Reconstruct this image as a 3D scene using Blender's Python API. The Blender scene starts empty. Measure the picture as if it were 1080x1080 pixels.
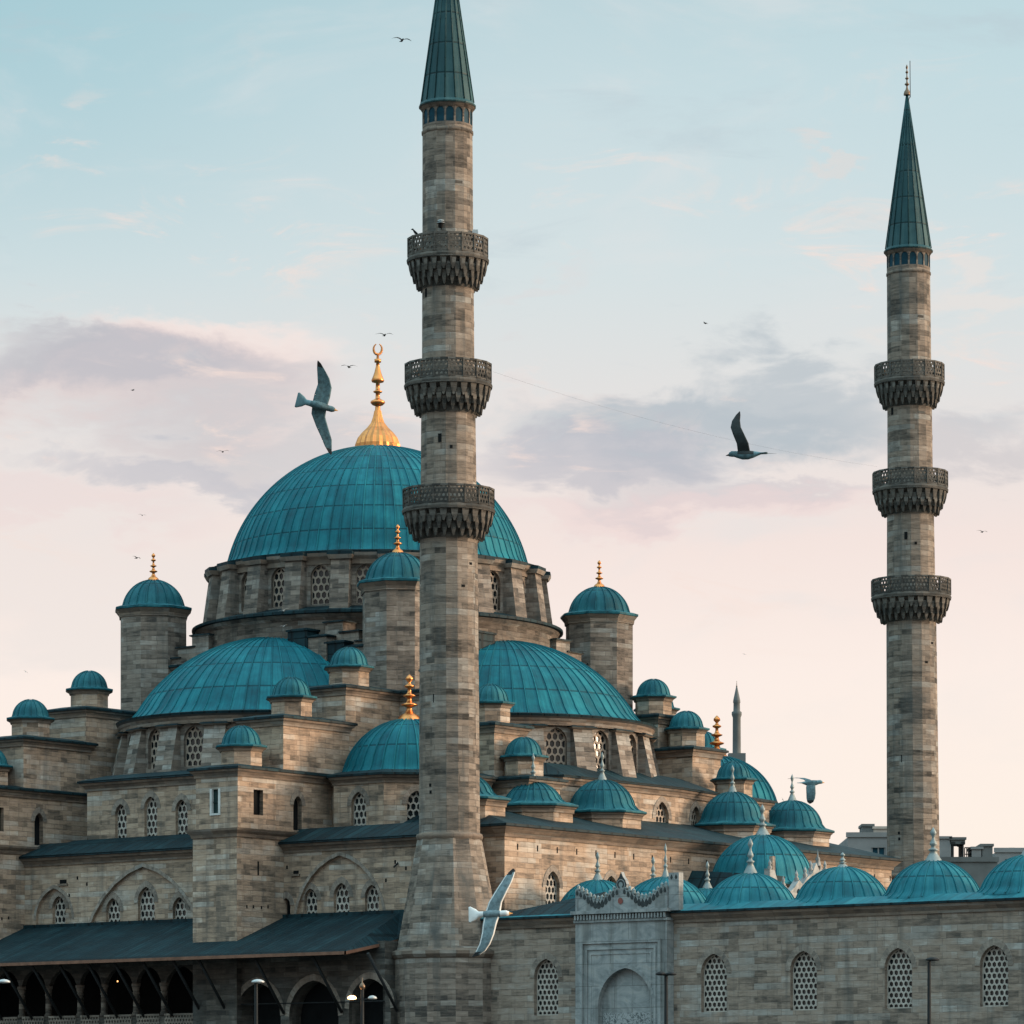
import bpy, math, random
from mathutils import Vector, Matrix
from mathutils.geometry import tessellate_polygon
random.seed(7)
R = math.radians
PI = math.pi
sc = bpy.context.scene
col = sc.collection

# ------------------------------------------------------------------ camera
FPX = 4300.0                      # focal length in pixels of a 1080 px wide picture
HOR = 1180.0                      # row of the eye level
cam_d = bpy.data.cameras.new("camera")
cam = bpy.data.objects.new("camera", cam_d)
col.objects.link(cam)
cam.location = (0, 0, 0)          # eye level is z = 0, the ground lies at z = -2
cam.rotation_euler = (R(90), 0, 0)
cam_d.sensor_width = 36.0
cam_d.lens = 36.0 * FPX / 1080.0
cam_d.shift_y = (HOR - 540.0) / 1080.0
cam_d.clip_start = 0.5
cam_d.clip_end = 6000.0
sc.camera = cam
GROUND = -2.0

# ------------------------------------------------------------------ view
sc.view_settings.view_transform = 'Standard'
sc.view_settings.look = 'None'
sc.view_settings.exposure = 0.0
sc.view_settings.gamma = 1.0
sc.view_settings.use_curve_mapping = False

SUN_EL, SUN_AZ = 9.0, 90.0        # azimuth measured from +Y (view direction) towards +X
SKY_LIGHT = 1.0

# ------------------------------------------------------------------ world
def srgb(r, g, b):
    def f(c):
        c /= 255.0
        return c / 12.92 if c <= 0.04045 else ((c + 0.055) / 1.055) ** 2.4
    return (f(r), f(g), f(b), 1.0)

world = bpy.data.worlds.new("World")
sc.world = world
world.use_nodes = True
wt = world.node_tree
for n in list(wt.nodes):
    wt.nodes.remove(n)

class NT:
    def __init__(self, tree):
        self.t = tree
    def n(self, typ, **kw):
        x = self.t.nodes.new(typ)
        for k, v in kw.items():
            setattr(x, k, v)
        return x
    def l(self, a, b):
        self.t.links.new(a, b)
    def put(self, sock, v):
        if hasattr(v, 'is_output'):
            self.l(v, sock)
        else:
            sock.default_value = v
    def m(self, op, a, b=None, c=None, clamp=False):
        x = self.n('ShaderNodeMath', operation=op, use_clamp=clamp)
        for i, v in enumerate((a, b, c)):
            if v is not None:
                self.put(x.inputs[i], v)
        return x.outputs[0]
    def mix(self, fac, a, b, blend='MIX'):
        x = self.n('ShaderNodeMix', data_type='RGBA', blend_type=blend)
        self.put(x.inputs['Factor'], fac)
        self.put(x.inputs[6], a)
        self.put(x.inputs[7], b)
        return x.outputs[2]
    def ramp(self, fac, stops, interp='LINEAR'):
        x = self.n('ShaderNodeValToRGB')
        x.color_ramp.interpolation = interp
        e = x.color_ramp.elements
        while len(e) < len(stops):
            e.new(0.5)
        for i, (p, c) in enumerate(stops):
            e[i].position = p
            e[i].color = c if len(c) == 4 else (*c, 1)
        self.put(x.inputs[0], fac)
        return x.outputs[0]
    def noise(self, vec, scale, detail=4, rough=0.55, dist=0.0, col=False):
        x = self.n('ShaderNodeTexNoise')
        x.inputs['Scale'].default_value = scale
        x.inputs['Detail'].default_value = detail
        x.inputs['Roughness'].default_value = rough
        x.inputs['Distortion'].default_value = dist
        if vec is not None:
            self.l(vec, x.inputs['Vector'])
        return x.outputs['Color'] if col else x.outputs[0]
    def smooth(self, v, a, b, o0=0.0, o1=1.0):
        x = self.n('ShaderNodeMapRange', interpolation_type='SMOOTHSTEP')
        self.put(x.inputs['Value'], v)
        x.inputs['From Min'].default_value = a
        x.inputs['From Max'].default_value = b
        x.inputs['To Min'].default_value = o0
        x.inputs['To Max'].default_value = o1
        return x.outputs[0]
    def scale(self, vec, s):
        x = self.n('ShaderNodeMapping')
        self.l(vec, x.inputs['Vector'])
        x.inputs['Scale'].default_value = s
        return x.outputs[0]

def build_world():
    W = NT(wt)
    out = W.n('ShaderNodeOutputWorld')
    tc = W.n('ShaderNodeTexCoord')
    d = tc.outputs['Generated']
    sep = W.n('ShaderNodeSeparateXYZ')
    W.l(d, sep.inputs[0])
    dx, dy, dz = sep.outputs
    # air above the city: clear-sky tint over a warm band near the horizon
    base = W.ramp(dz, [(0.000, srgb(252, 230, 212)), (0.070, srgb(255, 241, 230)), (0.108, srgb(253, 238, 230)),
                       (0.140, srgb(245, 228, 222)), (0.172, srgb(229, 225, 223)), (0.205, srgb(214, 225, 227)),
                       (0.245, srgb(200, 219, 224)), (0.276, srgb(184, 210, 217)), (0.60, srgb(186, 214, 224)),
                       (1.0, srgb(176, 208, 224))])
    lefty = W.smooth(dx, 0.02, -0.13)
    high = W.smooth(dz, 0.17, 0.27)
    base = W.mix(W.m('MULTIPLY', W.m('MULTIPLY', lefty, high), 0.75), base, srgb(160, 201, 211))
    righty = W.smooth(dx, 0.0, 0.14)
    base = W.mix(W.m('MULTIPLY', W.m('MULTIPLY', righty, high), 0.5), base, srgb(192, 219, 225))
    # cloud field: broad streaks of noise on the sky sphere plus the banks seen that evening
    st = W.scale(d, (1.0, 1.0, 2.6))
    n1 = W.noise(st, 14.0, 7, 0.58, 0.6)
    n2 = W.noise(st, 34.0, 6, 0.6, 0.3)
    nc = W.noise(st, 9.0, 5, 0.6, 0.2, col=True)
    sn = W.n('ShaderNodeSeparateXYZ')
    W.l(nc, sn.inputs[0])
    wx = W.m('ADD', dx, W.m('MULTIPLY', W.m('SUBTRACT', sn.outputs[0], 0.5), 0.10))
    wz = W.m('ADD', dz, W.m('MULTIPLY', W.m('SUBTRACT', sn.outputs[1], 0.5), 0.055))
    wz = W.m('ADD', wz, W.m('MULTIPLY', W.m('SUBTRACT', n2, 0.5), 0.042))
    def bank(px, py, rx, ry):
        cx, cz = (px - 540) / FPX, (HOR - py) / FPX
        a = W.m('DIVIDE', W.m('SUBTRACT', wx, cx), rx / FPX)
        b = W.m('DIVIDE', W.m('SUBTRACT', wz, cz), ry / FPX)
        return W.m('SQRT', W.m('ADD', W.m('MULTIPLY', a, a), W.m('MULTIPLY', b, b)))
    front = W.smooth(dy, 0.0, 0.3)
    c = base
    def lay(c, px, py, rx, ry, colr, k, soft=0.45):
        m_ = W.smooth(bank(px, py, rx, ry), 1.25, soft)
        m_ = W.m('MULTIPLY', W.m('MULTIPLY', m_, front), k)
        return W.mix(m_, c, colr)
    # thin high veils everywhere
    veil = W.smooth(n1, 0.50, 0.72)
    c = W.mix(W.m('MULTIPLY', W.m('MULTIPLY', veil, W.smooth(dz, 0.05, 0.16)), 0.42), c, srgb(226, 226, 226))
    # pale rims first, then the grey-violet bodies under them
    c = lay(c, 110, 640, 300, 90, srgb(236, 228, 224), 0.6)
    c = lay(c, 215, 366, 130, 36, srgb(246, 230, 224), 0.9)
    c = lay(c, 160, 415, 190, 62, srgb(226, 206, 204), 0.70)
    c = lay(c, 150, 405, 150, 40, srgb(184, 185, 194), 0.70, 0.35)
    c = lay(c, 55, 385, 70, 26, srgb(182, 186, 194), 0.42, 0.25)
    c = lay(c, 260, 470, 200, 46, srgb(200, 196, 200), 0.60, 0.25)
    c = lay(c, 190, 515, 140, 26, srgb(190, 190, 199), 0.65)
    c = lay(c, 640, 418, 130, 20, srgb(236, 226, 222), 0.7)
    c = lay(c, 760, 445, 240, 44, srgb(172, 184, 194), 0.74, 0.25)
    c = lay(c, 900, 415, 110, 44, srgb(180, 190, 198), 0.70)
    c = lay(c, 640, 480, 180, 34, srgb(186, 186, 196), 0.65)
    c = lay(c, 740, 528, 190, 22, srgb(202, 196, 202), 0.55)
    c = lay(c, 1040, 470, 90, 40, srgb(200, 196, 200), 0.6)
    c = lay(c, 1020, 340, 90, 26, srgb(236, 226, 220), 0.6)
    c = lay(c, 885, 215, 55, 14, srgb(226, 218, 214), 0.55)
    c = lay(c, 560, 310, 60, 18, srgb(222, 220, 220), 0.5)
    c = lay(c, 700, 545, 260, 26, srgb(238, 214, 212), 0.5)
    c = lay(c, 60, 560, 160, 26, srgb(236, 216, 214), 0.45)
    # torn, warm-lit scraps along the cloud edges and thin grey wisps above them
    n3 = W.noise(W.scale(d, (1.0, 1.0, 3.4)), 26.0, 8, 0.64, 0.9)
    n4 = W.noise(W.scale(d, (1.0, 1.0, 3.0)), 11.0, 4, 0.6, 0.4)
    band = W.m('MULTIPLY', W.smooth(dz, 0.105, 0.15), W.smooth(dz, 0.275, 0.19))
    wm = W.m('MULTIPLY', W.m('MULTIPLY', W.smooth(n3, 0.53, 0.70), W.smooth(n4, 0.44, 0.60)), band)
    c = W.mix(W.m('MULTIPLY', wm, 0.85), c, srgb(247, 224, 214))
    n5 = W.noise(W.scale(d, (1.0, 1.0, 4.2)), 19.0, 7, 0.62, 0.5)
    gw_ = W.m('MULTIPLY', W.smooth(n5, 0.54, 0.74), W.smooth(dz, 0.12, 0.20))
    c = W.mix(W.m('MULTIPLY', gw_, 0.38), c, srgb(186, 200, 208))
    # sun-side glow, mostly outside the frame
    sdir = Vector((math.sin(R(SUN_AZ)) * math.cos(R(SUN_EL)), math.cos(R(SUN_AZ)) * math.cos(R(SUN_EL)), math.sin(R(SUN_EL))))
    vm = W.n('ShaderNodeVectorMath', operation='DOT_PRODUCT')
    W.l(d, vm.inputs[0])
    vm.inputs[1].default_value = sdir
    glow = W.m('POWER', W.m('MAXIMUM', vm.outputs['Value'], 0.0), 5.0)
    c = W.mix(W.m('MULTIPLY', glow, 0.85, clamp=True), c, (2.2, 1.55, 1.0, 1))
    # unseen high sky above and behind boosted as added fill, low sky behind dimmed
    boost = W.m('MULTIPLY', W.smooth(dz, 0.30, 0.62), W.smooth(dy, 0.55, -0.25, 0.35, 1.0))
    bst = W.m('MULTIPLY', W.m('MULTIPLY_ADD', boost, 2.0, 1.0), W.m('SUBTRACT', 1.0, W.m('MULTIPLY', W.smooth(dy, 0.2, -0.3, 0.0, 0.40), W.smooth(dz, 0.35, 0.12))))
    cmb = W.n('ShaderNodeCombineXYZ')
    for i in range(3):
        W.l(bst, cmb.inputs[i])
    c = W.mix(1.0, c, cmb.outputs[0], 'MULTIPLY')
    sky = W.n('ShaderNodeTexSky', sky_type='NISHITA')
    sky.sun_disc = False
    sky.sun_elevation = R(SUN_EL)
    sky.sun_rotation = R(SUN_AZ)
    sky.air_density = 1.0
    sky.dust_density = 1.5
    b1 = W.n('ShaderNodeBackground')
    W.l(c, b1.inputs[0])
    b1.inputs[1].default_value = SKY_LIGHT * 0.97
    b2 = W.n('ShaderNodeBackground')
    W.l(sky.outputs[0], b2.inputs[0])
    b2.inputs[1].default_value = 0.01
    add = W.n('ShaderNodeAddShader')
    W.l(b1.outputs[0], add.inputs[0])
    W.l(b2.outputs[0], add.inputs[1])
    W.l(add.outputs[0], out.inputs[0])
build_world()

# ------------------------------------------------------------------ sun
sl = bpy.data.lights.new("sun", 'SUN')
sun = bpy.data.objects.new("sun", sl)
col.objects.link(sun)
sl.energy = 4.2
sl.angle = R(12)
sl.color = (1.0, 0.74, 0.52)
_s = Vector((math.sin(R(SUN_AZ)) * math.cos(R(SUN_EL)), math.cos(R(SUN_AZ)) * math.cos(R(SUN_EL)), math.sin(R(SUN_EL))))
sun.rotation_euler = (-_s).to_track_quat('-Z', 'Y').to_euler()

# ------------------------------------------------------------------ frames
# building frame: origin at the near minaret, u towards the courtyard, v into the picture
MX, MY = -3.116, 200.0
CU, SU = 0.785, 0.6195
ROT = math.atan2(-SU, CU)
def uv2w(u, v):
    return (MX + CU * u + SU * v, MY - SU * u + CU * v)
def depth(u, v):
    return MY - SU * u + CU * v
def on_v(px, v):
    k = (px - 540) / FPX
    return (k * (MY + CU * v) - MX - SU * v) / (CU + SU * k)
def on_u(px, u):
    k = (px - 540) / FPX
    return (k * (MY - SU * u) - MX - CU * u) / (SU - CU * k)
def hz(py, u, v):
    return (HOR - py) * depth(u, v) / FPX
def at(px, py, Y):
    return Vector(((px - 540) * Y / FPX, Y, (HOR - py) * Y / FPX))

# ------------------------------------------------------------------ materials
MATS = {}
def new_mat(name):
    m = bpy.data.materials.new(name)
    m.use_nodes = True
    t = m.node_tree
    for n in list(t.nodes):
        t.nodes.remove(n)
    N = NT(t)
    o = N.n('ShaderNodeOutputMaterial')
    b = N.n('ShaderNodeBsdfPrincipled')
    N.l(b.outputs[0], o.inputs[0])
    MATS[name] = m
    return N, b, m

def stone(name, pal, grime=0.55, bw=0.95, bh=0.262, mortar=(0.09, 0.085, 0.078), gcol=(0.075, 0.08, 0.078), offs=0.0):
    N, b, m = new_mat(name)
    uvn = N.n('ShaderNodeUVMap')
    geo = N.n('ShaderNodeNewGeometry')
    pos = geo.outputs['Position']
    wob = N.noise(pos, 0.9, 3, 0.5, 0, col=True)
    wv = N.n('ShaderNodeVectorMath', operation='MULTIPLY_ADD')
    N.l(wob, wv.inputs[0])
    wv.inputs[1].default_value = (0.10, 0.07, 0)
    N.l(uvn.outputs[0], wv.inputs[2])
    def brick(w, h, off, mort):
        x = N.n('ShaderNodeTexBrick')
        N.l(wv.outputs[0], x.inputs['Vector'])
        x.inputs['Color1'].default_value = (0, 0, 0, 1)
        x.inputs['Color2'].default_value = (1, 1, 1, 1)
        x.inputs['Mortar'].default_value = (0.5, 0.5, 0.5, 1)
        x.inputs['Scale'].default_value = 1.0
        x.inputs['Mortar Size'].default_value = mort
        x.inputs['Mortar Smooth'].default_value = 0.35
        x.inputs['Brick Width'].default_value = w
        x.inputs['Row Height'].default_value = h
        x.offset = off
        x.squash = 0.72
        x.squash_frequency = 2
        return x
    br = brick(bw, bh, 0.5, 0.016)
    br2 = brick(bw * 2.7, bh, 0.37, 0.0)
    br3 = brick(bw * 0.61, bh * 2.0, 0.31, 0.0)
    tone = N.m('MULTIPLY_ADD', br.outputs[0], 0.42, N.m('MULTIPLY', br2.outputs[0], 0.36))
    tone = N.m('ADD', tone, N.m('MULTIPLY', N.m('SUBTRACT', br3.outputs[0], 0.5), 0.16))
    tone = N.m('SUBTRACT', tone, 0.01)
    fine = N.noise(N.scale(pos, (1, 1, 5.0)), 1.5, 6, 0.68)
    big = N.noise(pos, 0.23, 4, 0.6)
    tone = N.m('ADD', tone, N.m('MULTIPLY', N.m('SUBTRACT', fine, 0.42), 1.25))
    tone = N.m('ADD', tone, N.m('MULTIPLY', N.m('SUBTRACT', big, 0.5), 0.55), clamp=True)
    c = N.ramp(tone, [(i / (len(pal) - 1), p) for i, p in enumerate(pal)])
    # some blocks are of a colder stone
    cold = N.smooth(br2.outputs[0], 0.62, 0.85, 0.0, 0.55)
    cold = N.m('MULTIPLY', cold, N.smooth(N.noise(pos, 0.5, 3, 0.6), 0.35, 0.6))
    hsv = N.n('ShaderNodeHueSaturation')
    hsv.inputs['Saturation'].default_value = 0.35
    hsv.inputs['Value'].default_value = 1.05
    N.l(c, hsv.inputs['Color'])
    c = N.mix(cold, c, N.mix(1.0, hsv.outputs[0], (0.90, 1.0, 1.02, 1), 'MULTIPLY'))
    # rain streaks and soot
    stv = N.noise(N.scale(pos, (1.5, 1.5, 0.13)), 1.0, 5, 0.62)
    patch = N.noise(pos, 0.42, 5, 0.62)
    g = N.m('ADD', N.smooth(stv, 0.50, 0.72, 0, 0.7), N.smooth(patch, 0.52, 0.74, 0, 0.6))
    g = N.m('MULTIPLY', g, grime, clamp=True)
    c = N.mix(g, c, (*gcol, 1))
    speck = N.noise(pos, 7.0, 4, 0.7)
    c = N.mix(N.smooth(speck, 0.60, 0.78, 0, 0.38), c, (0.055, 0.058, 0.056, 1))
    jn = N.smooth(N.noise(pos, 1.3, 3, 0.6), 0.35, 0.7, 0.12, 0.62)
    c = N.mix(N.m('MULTIPLY', br.outputs['Fac'], jn), c, (*mortar, 1))
    N.l(c, b.inputs['Base Color'])
    b.inputs['Roughness'].default_value = 0.88
    b.inputs['Specular IOR Level'].default_value = 0.25
    bp = N.n('ShaderNodeBump')
    bp.inputs['Strength'].default_value = 0.55
    bp.inputs['Distance'].default_value = 0.06
    h = N.m('SUBTRACT', N.m('MULTIPLY_ADD', br.outputs[0], 0.35, N.m('MULTIPLY', fine, 0.9)), N.m('MULTIPLY', br.outputs['Fac'], 0.8))
    N.l(h, bp.inputs['Height'])
    N.l(bp.outputs[0], b.inputs['Normal'])
    return m

stone('stone_warm', [(0.105, 0.085, 0.068), (0.235, 0.176, 0.132), (0.365, 0.268, 0.196), (0.43, 0.33, 0.252), (0.52, 0.43, 0.345)], 0.62)
stone('stone_grey', [(0.055, 0.049, 0.044), (0.135, 0.112, 0.094), (0.215, 0.176, 0.146), (0.265, 0.225, 0.19), (0.37, 0.32, 0.275)], 0.85)
stone('stone_shaft', [(0.040, 0.036, 0.031), (0.115, 0.096, 0.080), (0.200, 0.163, 0.132), (0.245, 0.205, 0.170), (0.34, 0.295, 0.25)], 0.9, 0.85, 0.30)
stone('stone_soot_shade', [(0.030, 0.031, 0.030), (0.060, 0.056, 0.050), (0.105, 0.095, 0.083), (0.17, 0.155, 0.136)], 0.75)  # sooty balcony stone; under the portico its dark colour stands in for shade
stone('stone_pale', [(0.13, 0.116, 0.102), (0.23, 0.195, 0.165), (0.31, 0.268, 0.228), (0.38, 0.335, 0.29)], 0.5, 0.5, 0.8)
stone('stone_court', [(0.075, 0.066, 0.057), (0.175, 0.140, 0.114), (0.275, 0.218, 0.174), (0.305, 0.258, 0.218), (0.40, 0.365, 0.325)], 0.7, 1.1, 0.30)
stone('stone_trim', [(0.10, 0.083, 0.070), (0.20, 0.155, 0.122), (0.29, 0.23, 0.182)], 0.75, 1.5, 0.6)

def lead(name, dark, mid, light, seam=0.0, rows=True, rough=0.42):
    N, b, m = new_mat(name)
    uvn = N.n('ShaderNodeUVMap')
    geo = N.n('ShaderNodeNewGeometry')
    pos = geo.outputs['Position']
    sep = N.n('ShaderNodeSeparateXYZ')
    N.l(uvn.outputs[0], sep.inputs[0])
    u, v = sep.outputs[0], sep.outputs[1]
    fl = N.n('ShaderNodeVectorMath', operation='FLOOR')
    N.l(uvn.outputs[0], fl.inputs[0])
    wn = N.n('ShaderNodeTexWhiteNoise', noise_dimensions='2D')
    N.l(fl.outputs[0], wn.inputs['Vector'])
    cell = wn.outputs['Value']
    streak = N.noise(N.scale(uvn.outputs[0], (5.0, 0.55, 1)), 1.0, 5, 0.6)
    pat = N.noise(pos, 0.8, 5, 0.62)
    t = N.m('MULTIPLY_ADD', cell, 0.26, N.m('MULTIPLY', streak, 0.62))
    t = N.m('ADD', t, N.m('MULTIPLY', N.m('SUBTRACT', pat, 0.44), 0.95), clamp=True)
    c = N.ramp(t, [(0.10, dark), (0.48, mid), (0.95, light)])
    run = N.noise(N.scale(uvn.outputs[0], (9.0, 0.35, 1)), 1.0, 4, 0.7)
    run = N.m('MULTIPLY', N.smooth(run, 0.58, 0.74), N.smooth(pat, 0.42, 0.62))
    c = N.mix(N.m('MULTIPLY', run, 0.55), c, tuple(min(1, x * 1.25 + 0.03) for x in light[:3]) + (1,))
    soot = N.smooth(N.noise(pos, 0.55, 5, 0.66), 0.56, 0.76, 0, 0.6)
    c = N.mix(soot, c, tuple(x * 0.8 + 0.004 for x in dark[:3]) + (1,))
    fv = N.m('FRACT', v)
    fu = N.m('FRACT', u)
    lv = N.m('MINIMUM', fv, N.m('SUBTRACT', 1.0, fv))
    lu = N.m('MINIMUM', fu, N.m('SUBTRACT', 1.0, fu))
    lines = None
    if rows:
        lines = N.smooth(lv, 0.045, 0.01)
    if seam:
        s = N.smooth(lu, 0.09, 0.03)
        lines = s if lines is None else N.m('MAXIMUM', lines, N.m('MULTIPLY', s, seam))
    edge = N.smooth(lu, 0.20, 0.02, 0.0, 0.32)
    c = N.mix(edge, c, (*[x * 0.6 for x in dark[:3]], 1))
    if lines is not None:
        c = N.mix(N.m('MULTIPLY', lines, 0.7), c, (*[x * 0.42 for x in dark[:3]], 1))
    N.l(c, b.inputs['Base Color'])
    N.l(N.m('MULTIPLY_ADD', pat, 0.35, rough - 0.15), b.inputs['Roughness'])
    b.inputs['Specular IOR Level'].default_value = 0.16
    bp = N.n('ShaderNodeBump')
    bp.inputs['Strength'].default_value = 0.5
    bp.inputs['Distance'].default_value = 0.06
    h = N.m('MULTIPLY', N.m('ADD', streak, N.m('MULTIPLY', pat, 0.6)), 0.8)
    if lines is not None:
        h = N.m('SUBTRACT', h, N.m('MULTIPLY', lines, 0.6))
    N.l(h, bp.inputs['Height'])
    N.l(bp.outputs[0], b.inputs['Normal'])
    return m
lead('lead_dome', (0.002, 0.044, 0.064), (0.004, 0.108, 0.142), (0.018, 0.210, 0.250), rough=0.58)
lead('lead_small', (0.003, 0.034, 0.048), (0.006, 0.082, 0.108), (0.035, 0.175, 0.205), rough=0.58)
lead('lead_court', (0.003, 0.052, 0.072), (0.007, 0.122, 0.158), (0.045, 0.235, 0.27), rough=0.55)
lead('lead_roof', (0.003, 0.011, 0.015), (0.005, 0.021, 0.028), (0.016, 0.050, 0.060), seam=0.9, rough=0.6)
lead('lead_cone', (0.008, 0.036, 0.043), (0.015, 0.060, 0.070), (0.045, 0.105, 0.112))

def plain(name, c, rough=0.6, metal=0.0, var=0.25, sc_=3.0, spec=0.4, emit=None, bump=0.0):
    N, b, m = new_mat(name)
    geo = N.n('ShaderNodeNewGeometry')
    nz = N.noise(geo.outputs['Position'], sc_, 5, 0.62)
    lo = tuple(x * (1 - var) for x in c) + (1,)
    hi = tuple(min(1, x * (1 + var)) for x in c) + (1,)
    cc = N.ramp(nz, [(0.3, lo), (0.7, hi)])
    N.l(cc, b.inputs['Base Color'])
    b.inputs['Roughness'].default_value = rough
    b.inputs['Metallic'].default_value = metal
    b.inputs['Specular IOR Level'].default_value = spec
    if emit:
        b.inputs['Emission Color'].default_value = (*emit[0], 1)
        b.inputs['Emission Strength'].default_value = emit[1]
    if bump:
        bp = N.n('ShaderNodeBump')
        bp.inputs['Strength'].default_value = bump
        bp.inputs['Distance'].default_value = 0.05
        N.l(nz, bp.inputs['Height'])
        N.l(bp.outputs[0], b.inputs['Normal'])
    return m
plain('gold', (0.62, 0.25, 0.085), 0.36, 1.0, 0.22, 2.5)
plain('pale_finial', (0.20, 0.245, 0.25), 0.5, 0.2, 0.2, 3)
plain('bronze', (0.16, 0.11, 0.075), 0.45, 0.7, 0.3, 3)
plain('lattice', (0.33, 0.27, 0.22), 0.85, 0, 0.22, 2)
plain('lattice_pale', (0.40, 0.37, 0.33), 0.85, 0, 0.2, 2)
plain('glass', (0.010, 0.016, 0.020), 0.15, 0, 0.4, 0.7, 0.5)
plain('blue_tile', (0.006, 0.040, 0.062), 0.6, 0, 0.4, 2, 0.12)
plain('dark', (0.008, 0.009, 0.010), 0.9, 0, 0.3, 1, 0.1)
plain('shutter', (0.012, 0.030, 0.030), 0.7, 0, 0.3, 1, 0.2)
plain('white_frame', (0.52, 0.54, 0.53), 0.7, 0, 0.15, 2)
plain('wood', (0.17, 0.085, 0.055), 0.8, 0, 0.3, 2)
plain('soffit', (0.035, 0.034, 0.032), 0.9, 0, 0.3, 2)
plain('iron', (0.010, 0.013, 0.015), 0.8, 0.0, 0.3, 3)
plain('lamp_grey', (0.42, 0.45, 0.46), 0.4, 0.2, 0.15, 4)
plain('lamp_glow', (0.9, 0.6, 0.35), 0.5, 0, 0.05, 3, 0.3, ((1.0, 0.52, 0.22), 9.0))
plain('bulb_glow', (0.9, 0.5, 0.25), 0.5, 0, 0.05, 3, 0.3, ((1.0, 0.45, 0.16), 3.0))
plain('porphyry', (0.20, 0.060, 0.048), 0.5, 0, 0.3, 6)
plain('crest_dark', (0.030, 0.038, 0.040), 0.8, 0, 0.4, 5)
plain('concrete', (0.19, 0.205, 0.21), 0.9, 0, 0.18, 0.6)
plain('concrete_dark', (0.105, 0.118, 0.12), 0.9, 0, 0.25, 0.5)
plain('plaster', (0.40, 0.36, 0.32), 0.9, 0, 0.18, 0.6)
plain('pave', (0.06, 0.06, 0.058), 0.9, 0, 0.25, 0.4)
plain('gull_white', (0.62, 0.64, 0.64), 0.8, 0, 0.10, 12)
plain('gull_grey', (0.13, 0.195, 0.22), 0.8, 0, 0.4, 16)
plain('gull_under', (0.058, 0.115, 0.135), 0.8, 0, 0.5, 16)
plain('gull_shade', (0.10, 0.19, 0.22), 0.8, 0, 0.25, 12)
plain('gull_black', (0.012, 0.014, 0.016), 0.8, 0, 0.3, 10)
plain('gull_beak', (0.42, 0.22, 0.06), 0.6, 0, 0.2, 10)
plain('bird_dark', (0.016, 0.024, 0.027), 0.85, 0, 0.3, 10)

def marble():
    N, b, m = new_mat('marble')
    geo = N.n('ShaderNodeNewGeometry')
    pos = geo.outputs['Position']
    uvn = N.n('ShaderNodeUVMap')
    n1 = N.noise(N.scale(pos, (1, 1, 1.8)), 0.8, 6, 0.65, 2.0)
    c = N.ramp(n1, [(0.30, (0.15, 0.172, 0.18)), (0.48, (0.255, 0.28, 0.285)), (0.62, (0.33, 0.345, 0.34)), (0.75, (0.27, 0.262, 0.245))])
    stv = N.noise(N.scale(pos, (2.2, 2.2, 0.16)), 1.0, 5, 0.6)
    c = N.mix(N.smooth(stv, 0.45, 0.7, 0, 0.65), c, (0.11, 0.118, 0.112, 1))
    x = N.n('ShaderNodeTexBrick')
    N.l(uvn.outputs[0], x.inputs['Vector'])
    x.inputs['Scale'].default_value = 1.0
    x.inputs['Mortar Size'].default_value = 0.012
    x.inputs['Brick Width'].default_value = 2.1
    x.inputs['Row Height'].default_value = 1.05
    x.inputs['Color1'].default_value = (0.82, 0.82, 0.82, 1)
    x.inputs['Color2'].default_value = (1, 1, 1, 1)
    x.inputs['Mortar'].default_value = (0.4, 0.4, 0.4, 1)
    c = N.mix(1.0, c, x.outputs[0], 'MULTIPLY')
    N.l(c, b.inputs['Base Color'])
    b.inputs['Roughness'].default_value = 0.6
    bp = N.n('ShaderNodeBump')
    bp.inputs['Strength'].default_value = 0.25
    bp.inputs['Distance'].default_value = 0.03
    N.l(N.noise(pos, 9, 4, 0.6), bp.inputs['Height'])
    N.l(bp.outputs[0], b.inputs['Normal'])
marble()
def carved():
    N, b, m = new_mat('carved_marble')
    uvn = N.n('ShaderNodeUVMap')
    n1 = N.noise(N.scale(uvn.outputs[0], (1, 1, 1)), 5.0, 3, 0.5, 2.5)
    c = N.ramp(n1, [(0.42, (0.085, 0.10, 0.105)), (0.52, (0.30, 0.32, 0.325))])
    N.l(c, b.inputs['Base Color'])
    b.inputs['Roughness'].default_value = 0.7
carved()

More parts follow.
